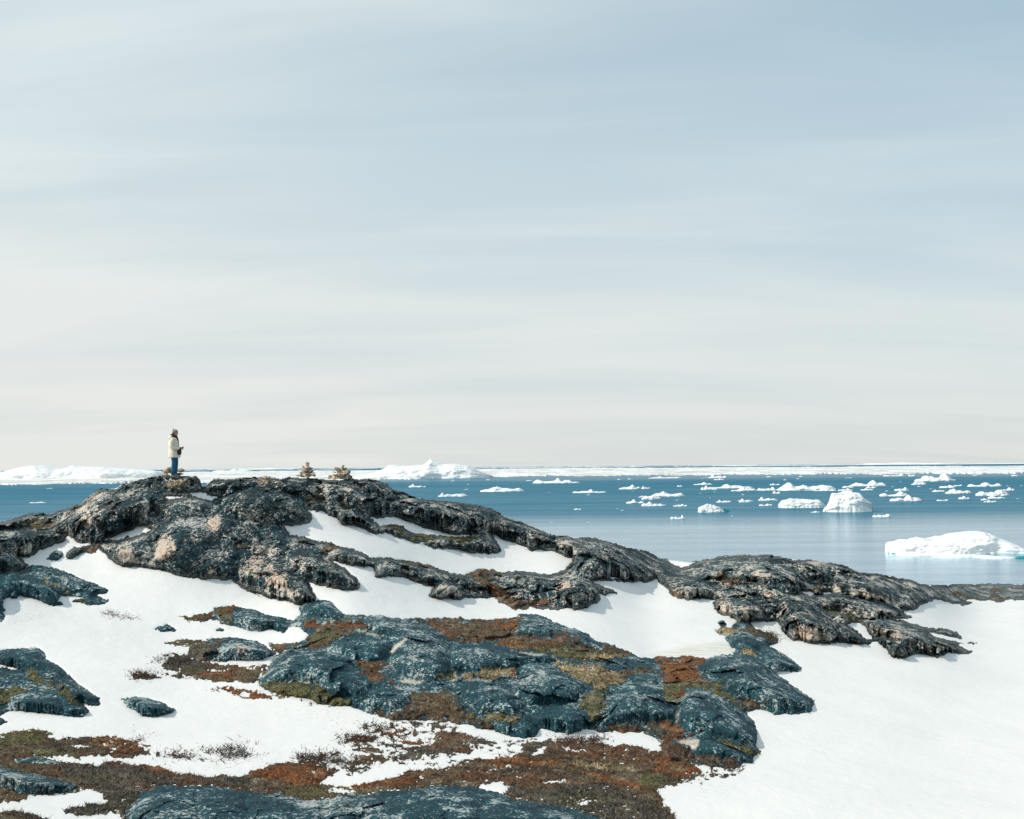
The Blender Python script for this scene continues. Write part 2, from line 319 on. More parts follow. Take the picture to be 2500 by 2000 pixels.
WHITEP = [P(t) for t in '''h: 820,105 900,80 1010,105 900,122
h: 1280,215 1390,205 1330,240
h: 1150,300 1270,300 1270,350 1230,340 1160,355
h: 1030,250 1080,300 1100,335 1040,330
h: 1540,240 1670,280 1620,290
l: 2030,1330 2100,1330 2070,1360
j: 1700,1130 1850,1120 1880,1130 1840,1200 1800,1190
i: 1700,470 1760,400 1840,350 1800,400 1720,480
i: 1740,690 1850,670 1980,690 1900,710
i: 1420,295 1560,330 1700,350 1600,350 1440,310
j: 0,672 150,672 460,690 200,683 0,684
i: 1720,720 1850,760 1760,745
c: 1330,1125 1400,1150 1380,1155
j: 430,450 600,480 800,500 620,495
j: 1700,910 1716,930 1700,1000 1690,990'''.split('\n')]
# ground cover: kinds 1 brown heath, 2 red heath, 3 olive moss, 4 dry grass, 5 grey twiggy heath
COVER = [(int(t[0]), P(t[2:])) for t in '''1 e: -500,1060 0,1040 150,1030 260,1030 380,1055 290,1075 400,1085 560,1070 680,1065 800,1085 880,1115 940,1150 990,1180 900,1210 780,1215 720,1205 640,1195 550,1200 540,1225 430,1205 300,1200 210,1200 300,1210 420,1240 560,1255 640,1270 720,1240 880,1255 1000,1260 1110,1290 1200,1310 1310,1335 1450,1330 1600,1335 1640,1300 1720,1290 1780,1260 1900,1235 2050,1240 2156,1250 f: 180,1255 280,1280 350,1300 260,1345 215,1380 280,1400 420,1400 560,1370 700,1340 800,1300 900,1290 1040,1240 1120,1230 1250,1215 1350,1225 1500,1195 1560,1170 1530,1120 1650,1100 1750,1105 1850,1120 2000,1110 2156,1120 g: 700,1140 800,1170 845,1180 850,1120 900,1100 1000,1200 1360,1280 1300,1290 1200,1265 1100,1255 1040,1260 1110,1290 1080,1320 1000,1370 940,1395 850,1410 810,1450 850,1500 900,1560 930,1600 940,1700 950,2500 e: -500,2500
5 e: 640,1270 720,1240 880,1250 1100,1290 1310,1335 1600,1340 1700,1400 1500,1400 1200,1390 1000,1400 860,1480 700,1500 690,1440 520,1380 400,1300 420,1250
3 e: -500,1060 0,1040 250,1030 380,1055 290,1080 250,1130 0,1130 -500,1130
3 e: 150,1170 300,1160 500,1180 540,1220 400,1205 220,1200
2 e: 560,1080 760,1070 860,1110 940,1150 860,1190 700,1150
2 e: 890,1255 1000,1260 1110,1290 1060,1310 940,1280
2 e: 1640,1300 1900,1240 2156,1250 f: 180,1260 290,1300 260,1345 200,1385 100,1400 0,1380 e: 1700,1350
2 f: 300,1410 600,1370 800,1330 900,1360 700,1400 500,1430
2 f: 1250,1230 1500,1200 1800,1240 2156,1240 2156,1290 1900,1280 1700,1260 1400,1270
2 g: 300,1300 600,1330 750,1370 800,1420 650,1420 400,1350
2 g: 850,1180 1000,1200 1100,1290 1000,1350 900,1330 780,1290
5 f: 950,1330 1200,1310 1400,1330 1500,1400 1600,1440 1800,1400 2156,1380 g: 600,1480 800,1500 900,1600 930,1900 700,2500 g: 0,1500 f: 1300,1380
4 g: 250,1240 450,1250 650,1270 700,1300 500,1300 300,1270
3 g: 700,1310 850,1320 900,1380 800,1420 700,1380
5 f: 1560,1130 1750,1110 2000,1120 2156,1130 2156,1190 1900,1180 1650,1170
1 e: -500,1500 60,1450 160,1460 200,1465 150,1500 0,1520 -500,1530
5 e: 390,1560 460,1530 680,1515 800,1490 860,1470 850,1560 810,1590 720,1560 680,1585 500,1595
1 e: -500,1560 0,1560 180,1570 330,1620 300,2500 -500,2500
1 i: 1000,215 1090,205 1180,235 1250,240 1340,225 1400,195 1500,190 1500,240 1540,290 1500,300 1400,290 1420,310 1330,350 1230,430 1100,440 950,440 850,470 830,450 790,405 860,405 960,403 1040,380 1110,340 1150,320 1100,290 1040,250
2 i: 1050,240 1180,240 1300,260 1500,255 1530,290 1400,290 1200,280 1100,290
3 i: 1050,370 1150,330 1250,310 1320,350 1250,400 1100,400
5 i: 190,445 350,375 440,362 430,420 400,480 400,530 300,535 200,490
1 i: 0,395 130,375 270,372 350,375 250,430 180,435 100,420 0,410
1 e: 1210,285 1280,270 1380,255 1420,222 1560,220 1600,240 1540,270 1520,335 1480,330 1400,300 1300,315 1240,305
1 i: 0,560 60,500 180,490 300,535 400,545 560,570 780,565 770,620 700,690 560,705 440,690 340,690 230,660 100,620 0,600
5 i: 0,560 60,500 180,490 300,535 300,590 180,620 100,610 0,600
2 i: 250,620 420,615 520,600 500,640 380,660
3 i: 690,705 850,690 1000,685 1150,700 1220,760 1300,800 1430,840 1380,870 1300,880 1200,860 1100,820 980,800 880,785 800,765 740,730
2 i: 370,745 480,725 620,740 720,750 790,790 830,830 720,830 600,820 520,790
1 e: 860,660 950,645 1050,685 950,692 880,690
1 e: 1370,770 1400,765 1440,780 1400,785
2 i: 1430,540 1560,535 1720,550 1680,580 1500,585
1 i: 1480,585 1680,580 1640,640 1740,700 1720,720 1640,700 1560,690 1500,640
1 j: -260,218 0,215 200,225 320,228 420,225 520,190 560,185 500,240 470,290 520,330 700,350 850,300 950,360 1060,440 1130,450 1160,405 1240,420 1300,455 1380,485 1300,510 1200,540 1000,540 860,520 780,490 640,470 540,450 400,430 250,390 100,400 0,390 -60,330 -120,290
2 j: 330,225 480,215 520,195 490,290 360,290
2 j: 300,380 560,375 540,420 400,410
3 j: 560,440 800,420 1000,470 1300,470 1300,510 1000,540 860,520 700,480
5 j: 780,330 950,350 1050,430 900,430 780,390
4 j: 1000,490 1200,485 1320,500 1200,525 1010,520
3 i: 2050,660 2090,620 2156,590 j: 60,615 40,660 0,670 i: 2100,680
4 j: 0,610 120,620 200,605 400,590 520,560 520,600 480,680 300,670 100,665 30,660
2 j: 440,590 530,555 520,600 480,660 440,640
4 j: 740,550 900,550 1100,570 1220,600 1320,640 1320,700 1250,720 1090,740 1000,690 900,640 820,600
1 j: 1220,600 1380,610 1400,560 1500,600 1560,620 1400,625 1340,690 1320,690
3 j: 1090,740 1250,710 1300,710 1200,760 1180,830 1170,900 1120,960 1060,1000 1040,960 960,880 960,830 1000,780
2 j: 1510,515 1600,500 1800,505 1930,520 1900,555 1840,560 1870,620 1900,665 1990,670 1950,705 1800,690 1700,690 1600,690 1560,640 1560,560
3 j: 1560,690 1620,800 1650,860 1700,880 1740,840 1760,760 1850,740 1950,760 2050,810 2156,860 h: 230,1150 330,1210 350,1160 220,1060 200,1000 270,960 150,980 j: 1900,700
2 j: 1690,780 1720,725 1755,730 1740,800 1700,830
1 h: 300,1130 420,1130 490,1200 450,1200 410,1220 370,1220
5 j: 1060,1020 1160,1040 1280,1000 1450,1000 1500,980 1640,975 1700,1000 1780,1070 1840,1090 1700,1150 1780,1170 1830,1230 1950,1245 2156,1270 2156,1340 2000,1330 1900,1310 1800,1310 1700,1290 1560,1240 1590,1160 1540,1120 1450,1080 1350,1068 1200,1065 1100,1050
2 j: 1100,1030 1250,1040 1400,1050 1350,1068 1180,1068
2 j: 1500,990 1640,975 1700,1000 1800,1070 1700,1080 1560,1020
3 g: 1150,1080 1250,1080 1400,1120 1480,1150 1490,1175 1420,1195 1350,1160 1250,1110
1 i: 1560,912 1700,910 1840,850 1850,760 2000,750 2156,760 j: 40,790 60,850 100,900 200,930 340,920 500,925 560,950 520,980 440,1000 320,990 330,1040 220,1035 100,1010 0,998 i: 2156,990 2000,985 1850,985 1720,975 1640,950
3 j: 100,900 200,930 500,925 560,950 440,1000 250,990 130,960
4 h: 120,620 180,590 340,590 330,620 250,640 170,645
5 h: 340,600 430,590 520,620 590,660 620,705 560,715 480,690 380,640
4 h: 285,790 320,740 400,745 450,790 460,825 380,800
4 h: 580,765 620,770 670,800 640,795
3 b: 1030,875 1130,862 1180,880 1240,935 1400,945 1500,955 1690,950 1740,960 1650,1010 1560,1000 1450,960 1370,1000 1290,990 1150,925
1 b: 1035,870 1130,862 1170,885 1130,900 1060,895
5 b: 400,700 420,670 560,600 620,640 600,690 520,720 430,715
1 b: 1640,1240 1800,1205 1920,1225 1900,1300 2000,1400 2156,1440 c: 430,1420 450,1470 280,1478 270,1500 150,1498 140,1465 70,1440 b: 1780,1340 1700,1290
1 b: 1200,1128 1330,1155 1450,1195 1330,1185
1 b: 580,1040 650,1010 720,1030 700,1050 640,1090 590,1100
1 c: 1330,1360 1400,1350 1430,1400 1400,1420 1340,1390
1 h: 150,160 330,230 250,300 120,230
3 h: 960,430 1100,440 1250,530 1200,560 1150,520
1 h: 860,300 940,280 960,310 880,325
1 h: 1300,600 1450,640 1550,690 1450,690
1 k: 250,690 330,640 500,650 600,700 560,740 400,745 290,730
4 l: 0,255 120,240 260,235 230,280 80,300 0,290
1 l: 640,860 700,880 900,910 880,940 780,960
1 k: 860,970 900,920 1010,900 1000,985 900,980
4 k: 430,1230 520,1290 600,1370 740,1410 700,1430 560,1370 460,1290
3 k: 760,1490 860,1475 960,1500 940,1545 880,1520
3 e: 150,630 230,640 330,690 470,770 560,860 470,870 400,800 300,770 200,700
3 e: -500,760 0,760 100,740 200,770 80,810 40,880 0,920 -500,930
3 q: 1150,1000 1300,970 1400,1080 1600,1080 1850,1120 1600,1100 1390,1105 1250,1060
1 q: 1130,1010 1500,1040 1600,1080 1400,1100 1250,1060
5 q: 1700,950 1800,920 1850,1100 1750,1100
5 j: 0,1060 120,1090 370,1150 250,1160 120,1150 200,1200 110,1240 0,1230 i: 2000,1250 1750,1300 1700,1270 1850,1220 1750,1200 1980,1170 2100,1140 2040,1090 2000,1070
2 i: 1640,1075 1730,1080 1860,1125 1760,1115 1680,1095
2 i: 1780,1140 1900,1135 2000,1150 1900,1170 1800,1160
1 i: 1340,1130 1420,1100 1560,1100 1590,1130 1470,1145
1 i: 1450,1200 1560,1175 1690,1215 1600,1225
1 i: 1350,1300 1480,1240 1640,1245 1690,1280 1560,1310 1420,1335
5 i: 1620,1150 1740,1155 1750,1175 1640,1170
5 i: 1840,1000 1900,985 1950,1010 1900,1035
5 i: 1980,1010 2080,1005 2130,1040 2040,1050'''.split('\n')]
COVER_HOLES = [P(t) for t in '''f: 940,1265 1050,1240 1120,1242 1060,1275 970,1282
f: 1250,1410 1300,1380 1400,1370 1460,1410 1440,1455 1360,1445
f: 270,1442 330,1412 460,1440 380,1447
f: 1640,1372 1740,1363 1830,1350 1820,1367 1700,1380
f: 1900,1510 2000,1490 1990,1522 1920,1527
f: 1420,1265 1470,1262 1460,1280
e: -500,1530 0,1520 150,1500 200,1465 350,1455 500,1440 560,1420 690,1440 680,1510 560,1515 450,1540 390,1560 430,1585 500,1597 680,1587 720,1565 800,1600 805,1700 500,1750 330,1620 180,1570 0,1560 -500,1560
i: 300,600 420,607 520,580 400,617
i: 540,790 600,765 640,790 590,800
f: 1640,1160 1720,1150 1690,1180 1600,1190
f: 1780,1140 1900,1150 1960,1160 1850,1165
e: 460,1140 520,1128 600,1135 540,1143
f: 330,1330 440,1290 600,1290 700,1310 620,1350 440,1380 330,1390
i: 1220,1440 1290,1380 1340,1400 1330,1450 1250,1470
i: 780,560 800,500 850,478 862,485 830,520
e: 780,1215 900,1212 960,1235 860,1240'''.split('\n')]

# ------------------------------------------------------------------ rasters over the ground, in step-2 cells
ST = 2; UA, UB, VA, VB = -240, 2740, 1120, 2360
us = np.arange(UA, UB+1, ST, dtype=float); vs = np.arange(VA, VB+1, ST, dtype=float)
NU, NV = len(us), len(vs); UU, VV = np.meshgrid(us, vs)
def fill(poly, u=us, v=vs):
    m = np.zeros((len(v), len(u)), bool); n = len(poly)
    for i in range(n):
        (x0, y0), (x1, y1) = poly[i], poly[(i+1) % n]
        if y0 == y1: continue
        lo, hi = (y0, y1) if y0 < y1 else (y1, y0)
        r = np.where((v >= lo) & (v < hi))[0]
        if len(r) == 0: continue
        xi = x0 + (v[r]-y0)*(x1-x0)/(y1-y0)
        m[r] ^= (u[None, :] < xi[:, None])
    return m
def dt(mask, R=60):                    # distance (px) inside mask to its outside
    h, w_ = mask.shape; big_ = 1e4
    g = np.where(mask, big_, 0.)
    for r in range(1, h): g[r] = np.where(mask[r], np.minimum(g[r], g[r-1]+1), 0)
    for r in range(h-2, -1, -1): g[r] = np.where(mask[r], np.minimum(g[r], g[r+1]+1), 0)
    g = np.minimum(g, R); best = g**2
    for dx in range(1, R):
        c = dx*dx
        best[:, dx:] = np.minimum(best[:, dx:], g[:, :-dx]**2 + c)
        best[:, :-dx] = np.minimum(best[:, :-dx], g[:, dx:]**2 + c)
    return np.sqrt(best)*ST
def hash3(ix, iy, iz, s=0):
    h = (ix.astype(np.int64)*374761393 + iy.astype(np.int64)*668265263 + iz.astype(np.int64)*2147483647 + s*974634777) & 0xffffffff
    h = ((h ^ (h >> 13))*1274126177) & 0xffffffff
    h = ((h ^ (h >> 16))*2246822519) & 0xffffffff
    return ((h ^ (h >> 15)) & 0xffffff)/float(0xffffff)
def vnoise(p, s=0):
    i = np.floor(p); f = p-i; f = f*f*(3-2*f); i = i.astype(np.int64); o = 0
    for a in (0, 1):
        wa = f[..., 0] if a else 1-f[..., 0]
        for b in (0, 1):
            wb = f[..., 1] if b else 1-f[..., 1]
            for c in (0, 1):
                wc = f[..., 2] if c else 1-f[..., 2]
                o = o + wa*wb*wc*hash3(i[..., 0]+a, i[..., 1]+b, i[..., 2]+c, s)
    return o*2-1
def fbm(p, octv=4, s=0, gain=.5):
    o = 0; a = 1; t = 0
    for k in range(octv):
        o = o + a*vnoise(p*(2.03**k)+k*17.3, s+k); t += a; a *= gain
    return o/t
def worley(p, s=0):                    # F1 and F2
    i = np.floor(p).astype(np.int64); f1 = np.full(p.shape[:-1], 9.); f2 = f1.copy()
    for a in (-1, 0, 1):
        for b in (-1, 0, 1):
            for c in (-1, 0, 1):
                x, y, z = i[..., 0]+a, i[..., 1]+b, i[..., 2]+c
                d = np.sqrt((x+hash3(x, y, z, s)-p[..., 0])**2 + (y+hash3(x, y, z, s+5)-p[..., 1])**2 + (z+hash3(x, y, z, s+9)-p[..., 2])**2)
                f2 = np.minimum(f2, np.maximum(f1, d)); f1 = np.minimum(f1, d)
    return f1, f2
def facets(p, s=0):                    # angular blocks: every cell is a tilted plane
    i = np.floor(p).astype(np.int64); f1 = np.full(p.shape[:-1], 9.); out = np.zeros(p.shape[:-1])
    for a in (-1, 0, 1):
        for b in (-1, 0, 1):
            for c in (-1, 0, 1):
                x, y, z = i[..., 0]+a, i[..., 1]+b, i[..., 2]+c
                dx = x+hash3(x, y, z, s)-p[..., 0]; dy = y+hash3(x, y, z, s+5)-p[..., 1]; dz = z+hash3(x, y, z, s+9)-p[..., 2]
                d = dx*dx+dy*dy+dz*dz; m = d < f1
                v = (hash3(x, y, z, s+21)-.5)*dx*2 + (hash3(x, y, z, s+22)-.5)*dy*2 + (hash3(x, y, z, s+23)-.5)*dz*2 + (hash3(x, y, z, s+24)-.5)*.7
                out = np.where(m, v, out); f1 = np.where(m, d, f1)
    return out
def sil_v(u): return np.interp(u, SIL[:, 0], SIL[:, 1])
o_ = np.argsort(SIL[:, 0], kind='stable'); SIL = SIL[o_]

# ground range of the land surface: a smooth field through surveyed points (u, v, metres)
CT = [(-240,2000,21),(-240,1800,27),(-240,1650,33),(-240,1500,38),(-240,1400,42),(-240,1300,46),
 (0,2000,21),(0,1800,27),(0,1650,33),(0,1500,38),(0,1400,42),(0,1320,46),(0,1275,50),
 (220,1300,46.5),(220,1240,50),(220,1400,42.5),(430,2000,21),(430,1800,27),(430,1650,33),(430,1500,39),(430,1400,42),(430,1300,45),(430,1210,48),(430,1160,49.5),
 (650,1170,53),(650,1300,47),(650,1400,43.5),(850,2000,21),(850,1800,27),(850,1650,32.5),(850,1500,38.5),(850,1400,43),(850,1300,48.5),(850,1210,54),(850,1168,57),
 (1050,1220,61),(1050,1300,54),(1050,1400,47),(1250,2000,21),(1250,1800,27.3),(1250,1650,34),(1250,1500,43),(1250,1400,51),(1250,1320,59),(1250,1262,66),
 (1500,2000,21.3),(1500,1800,28),(1500,1650,35),(1500,1500,45),(1500,1400,55),(1500,1325,66),
 (1650,1375,70),(1650,1450,53),(1900,2000,22),(1900,1800,29.5),(1900,1650,37.5),(1900,1500,50),(1900,1420,58),(1900,1355,66),
 (2100,1372,69),(2100,1450,60),(2300,2000,23),(2300,1800,32),(2300,1650,42),(2300,1500,63),(2300,1440,80),
 (2500,2000,23.5),(2500,1800,33),(2500,1650,45),(2500,1500,73),(2500,1465,90),(2500,1425,118),(2740,2000,24),(2740,1800,34),(2740,1650,47),(2740,1500,78),(2740,1425,125),
 (2330,1425,100),(1600,1600,39.5),(1600,1372,71),(-240,1270,52),(0,1150,64),(430,1120,55),(900,1130,66)]
C = np.array(CT, float); X = C[:, :2]/1000; q_ = 1/C[:, 2]
def tpsK(d2): return np.where(d2 > 0, .5*d2*np.log(d2+1e-12), 0)
n_ = len(X); K = tpsK(((X[:, None]-X[None])**2).sum(-1)) + np.eye(n_)*2e-4
A_ = np.zeros((n_+3, n_+3)); A_[:n_, :n_] = K; A_[:n_, n_] = 1; A_[:n_, n_+1:] = X; A_[n_:, :n_] = A_[:n_, n_:].T
sol = np.linalg.solve(A_, np.r_[q_, 0, 0, 0])
def rng(u, v):
    u = np.clip(u, -240, 2740); ve = np.minimum(v, 2000)
    o = sol[n_] + sol[n_+1]*u/1000 + sol[n_+2]*ve/1000
    for k in range(n_): o = o + sol[k]*tpsK((u/1000-X[k, 0])**2+(ve/1000-X[k, 1])**2)
    o = o + np.maximum(v-2000, 0)/(FPX*6.4)
    return 1/np.maximum(o, 1/300)
ug = np.arange(UA, UB+1, 20.); vg = np.arange(VA, VB+1, 10.); GU, GV = np.meshgrid(ug, vg); GR = rng(GU, GV)
def bil(A, gu0, gv0, du, dv, u, v):
    x = np.clip((u-gu0)/du, 0, A.shape[1]-1.001); y = np.clip((v-gv0)/dv, 0, A.shape[0]-1.001)
    i = x.astype(int); j = y.astype(int); a = x-i; b = y-j
    return (A[j, i]*(1-a)+A[j, i+1]*a)*(1-b) + (A[j+1, i]*(1-a)+A[j+1, i+1]*a)*b
DB = bil(GR, UA, VA, 20., 10., UU, VV)
# keep every column rising away from the camera
DB = np.maximum.accumulate(DB[::-1], axis=0)[::-1]
G = np.clip(-np.gradient(DB, axis=0)/ST, .012, .11)

SILV = sil_v(us)
Z3 = np.zeros_like(UU)
wu = 5*fbm(np.stack([UU/26, VV/18, Z3], -1), 3, 11) + 3.2*fbm(np.stack([UU/7, VV/5, Z3], -1), 2, 15); wv = 4*fbm(np.stack([UU/22, VV/16, Z3+7], -1), 3, 21) + 2.6*fbm(np.stack([UU/6, VV/5, Z3+3], -1), 2, 25)
def warp(mask, k=1.):                  # ragged edge: look the mask up at a slightly moved place
    jj = np.clip(np.round((UU+wu*k-UA)/ST).astype(int), 0, NU-1); ii = np.clip(np.round((VV+wv*k-VA)/ST).astype(int), 0, NV-1)
    return mask[ii, jj]
below = VV >= (SILV + .8*wv[0])[None, :]
lab = np.zeros((NV, NU), np.int16)
for k, (nm, lb, ct, poly, holes) in enumerate(ROCKS):
    m = fill(poly)
    for hpoly in holes: m &= ~fill(hpoly)
    lab[m] = k+1
lab = warp(lab)
lab[~below] = 0
rock = lab > 0
din = dt(rock | ~below, 55)            # inside distance to snow only (the sky edge is no contact)
H = .62*26*(1-np.exp(-din/26)) + .10*np.minimum(din, 80)
lobeH = np.zeros_like(H); lobeD = np.zeros_like(H)
for poly in LOBES:
    u0, v0 = poly.min(0)-8; u1, v1 = poly.max(0)+8
    a0, a1 = np.searchsorted(us, [max(u0, UA), min(u1, UB)]); b0, b1 = np.searchsorted(vs, [max(v0, VA), min(v1, VB)])
    if a1-a0 < 3 or b1-b0 < 3: continue
    m = fill(poly, us[a0:a1], vs[b0:b1])
    pad = np.pad(m, 1); d = dt(pad, 50)[1:-1, 1:-1]
    if a0 == 0: pass
    Lr = np.clip(.32*math.sqrt(max(m.sum(), 1))*ST, 10, 42)
    hh = .80*Lr*(1-np.exp(-d/(Lr*.55)))
    lobeH[b0:b1, a0:a1] = np.maximum(lobeH[b0:b1, a0:a1], hh)
warm = np.isin(lab, [1, 17]).astype(float)
H = H + lobeH*(.86+.14*warm)
pale = np.zeros_like(H); white = np.zeros_like(H)
def blur(a, n=2):
    for _ in range(n):
        b = a.copy(); b[1:] += a[:-1]; b[:-1] += a[1:]; b[:, 1:] += a[:, :-1]; b[:, :-1] += a[:, 1:]; a = b/5
    return a
for poly in PALE: pale = np.maximum(pale, fill(poly))
pale = blur(warp(pale, 1.5), 6)
for poly in WHITEP: white = np.maximum(white, fill(poly))
white = blur(warp(white, .6), 1)
H = blur(H, 3)
DR = DB - G*H
PW = at(UU, VV, DR)
# rock relief measured in metres
hn = blur(warm, 8)
r1 = fbm(PW*np.array([.75, .5, .75]), 4, 3)
edge = np.clip(din/10, 0, 1)
gs = np.clip(G/.04, .7, 2.2)
DR = DR - (.22+.12*hn)*r1*edge*gs
surf = np.where(rock, DR, DB)
surf = np.maximum.accumulate((surf)[::-1], axis=0)[::-1]      # no slope folds back over itself
DR = np.where(rock, surf, DR)
PW = at(UU, VV, DR)
f1, f2 = worley(PW*np.array([1.0, .85, 1.15]) + .4*fbm(PW*1.3, 3, 8)[..., None], 4)
g1, g2 = worley(PW*np.array([2.7, 2.4, 2.9]) + .35*fbm(PW*3, 3, 9)[..., None], 14)
crack = np.minimum(f2-f1, .22)/.22
lsl = np.clip(-np.gradient(blur(DR, 4), axis=0)/ST/G, .3, 4); gz = np.clip(1.15/lsl, .30, 1.0)
wob = .35*np.stack([fbm(PW*1.1, 3, 8), fbm(PW*1.1+5, 3, 18), fbm(PW*1.1+9, 3, 28)], -1)
fc1 = facets(PW*np.array([.85, .42, .95])+wob, 40); fc2 = facets(PW*np.array([2.3, .85, 2.4])+wob*1.5, 60)
rel = (.04+.06*hn)*(crack-.8) + (.24+.14*hn)*fc1*gz + (.10+.09*hn)*fc2*gz + (.04+.06*hn)*fbm(PW*np.array([2.2, 1.0, 2.2]), 5, 77, .62) - (.02+.07*hn)*(g1-.5) + (.02+.03*hn)*fbm(PW*8, 3, 31, .6)
kn, _k = worley(PW*np.array([5.5, 1.9, 6.0]) + .4*fbm(PW*5, 2, 88)[..., None], 83)
rel = rel + (.015+.075*hn)*(.55-kn)*gz*1.3
DR = np.where(rock, DR - rel*edge*gs, DR)
dout = dt(~rock, 12)
DR = np.where(rock, DR, DB + .035*np.minimum(dout, 12))

cov = np.zeros((NV, NU), np.int16)
for kd, poly in COVER: cov[fill(poly)] = kd
for poly in COVER_HOLES: cov[fill(poly)] = 0
for poly in (ROCKS[12][3], ROCKS[13][3], ROCKS[14][3], ROCKS[15][3]): cov[fill(poly)] = 0
wu2 = wu*2.6 + 7*fbm(np.stack([UU/9, VV/5, Z3+3], -1), 2, 41); wv2 = wv*1.3 + 3.5*fbm(np.stack([UU/9, VV/5, Z3+9], -1), 2, 51)
jj = np.clip(np.round((UU+wu2-UA)/ST).astype(int), 0, NU-1); ii = np.clip(np.round((VV+wv2-VA)/ST).astype(int), 0, NV-1)
cov = cov[ii, jj]; cov[~below] = 0
spr = blur(sum(fill(P(t)).astype(float) for t in ('i: 1480,1000 1800,980 2156,990 j: 100,1090 400,1150 250,1180 100,1260 i: 2000,1330 1700,1300 1400,1400 1200,1380 1000,1290 1000,1240 1400,1220 1300,1150', 'i: 0,480 180,480 300,600 400,700 200,680 0,640', 'i: 0,1200 250,1250 400,1300 200,1290 0,1260', 'i: 700,700 1100,850 1400,900 1100,880 760,780', 'f: 1100,1180 1600,1080 2156,1080 2156,1130 1500,1200', 'g: 1000,1380 1150,1260 1400,1270 1350,1330 1050,1400', 'e: 850,1080 1100,1180 1000,1220 800,1200')), 5)
sn = fbm(np.stack([UU/11, VV/5.5, Z3+4], -1), 4, 401, .62)
spm = (sn > .34-.22*np.clip(spr, 0, 1)) & (spr > .15) & (cov == 0) & ~rock & below
cov[spm] = np.where(hash3((UU//40).astype(int), (VV//16).astype(int), (Z3).astype(int), 3) > .6, 1, 5)[spm]
sn2 = fbm(np.stack([UU/9, VV/4, Z3+14], -1), 4, 411, .6)
cov[(cov > 0) & ~rock & (sn2 > .43) & (fbm(np.stack([UU/90, VV/45, Z3+1], -1), 2, 421) > -.05)] = 0
cvm = cov > 0; sn3 = fbm(np.stack([UU/16, VV/8, Z3+21], -1), 4, 431, .6); dtm = dt(cov > 0, 10)
cov[(cov > 0) & rock & (dtm < 16) & (sn3 > .05+.028*dtm)] = 0
cvm = cov > 0; dcov = dt(cvm, 12)
base_s = np.where(rock, DR, DB)
thick = (.05+.11*np.clip(fbm(PW*2.2, 3, 61)+.4, 0, 1.3)+.05*fbm(PW*9, 2, 71))*np.clip(dcov/9, 0, 1)
DH = np.where(cvm, base_s - thick*np.clip(G/.035, .8, 2.5), base_s + .05)

# ------------------------------------------------------------------ mesh + naming helpers
def tag(o, label=None, cat=None, group=None, kind=None):
    for k, v in (('label', label), ('category', cat), ('group', group), ('kind', kind)):
        if v: o[k] = v
    return o
def mk(name, V, F, mat=None, parent=None, smooth=True, attrs=None):
    me = bpy.data.meshes.new(name); V = np.asarray(V, np.float32); F = np.asarray(F, np.int32)
    k = F.shape[1]; n = len(F)
    me.vertices.add(len(V)); me.vertices.foreach_set('co', V.ravel())
    me.loops.add(n*k); me.loops.foreach_set('vertex_index', F.ravel())
    me.polygons.add(n); me.polygons.foreach_set('loop_start', np.arange(n, dtype=np.int32)*k)
    me.update(calc_edges=True)
    if smooth: me.polygons.foreach_set('use_smooth', np.ones(n, bool))
    for an, av in (attrs or {}).items():
        av = np.asarray(av, np.float32)
        if av.ndim == 1: a = me.attributes.new(an, 'FLOAT', 'POINT'); a.data.foreach_set('value', av)
        else: a = me.attributes.new(an, 'FLOAT_COLOR', 'POINT'); a.data.foreach_set('color', np.c_[av, np.ones(len(av))].astype(np.float32).ravel())
    o = bpy.data.objects.new(name, me); sc.collection.objects.link(o)
    if mat: me.materials.append(mat)
    if parent: o.parent = parent
    return o
def grid_mesh(name, D, cells, mat, attrs=None, Vs=None):
    """cells: bool (NV-1,NU-1); surface over the ground raster"""
    vm = np.zeros((NV, NU), bool)
    vm[:-1, :-1] |= cells; vm[1:, :-1] |= cells; vm[:-1, 1:] |= cells; vm[1:, 1:] |= cells
    idx = -np.ones((NV, NU), np.int64); idx[vm] = np.arange(vm.sum())
    P3 = at(UU[vm], VV[vm], D[vm])
    r, c = np.where(cells)
    F = np.stack([idx[r+1, c], idx[r+1, c+1], idx[r, c+1], idx[r, c]], -1)
    return mk(name, P3, F, mat, attrs={k: v[vm] for k, v in (attrs or {}).items()})
def cells_of(m):
    return m[:-1, :-1] & m[1:, :-1] & m[:-1, 1:] & m[1:, 1:]
def dil(m, n=1):
    for _ in range(n):
        b = m.copy(); b[1:] |= m[:-1]; b[:-1] |= m[1:]; b[:, 1:] |= m[:, :-1]; b[:, :-1] |= m[:, 1:]; m = b
    return m

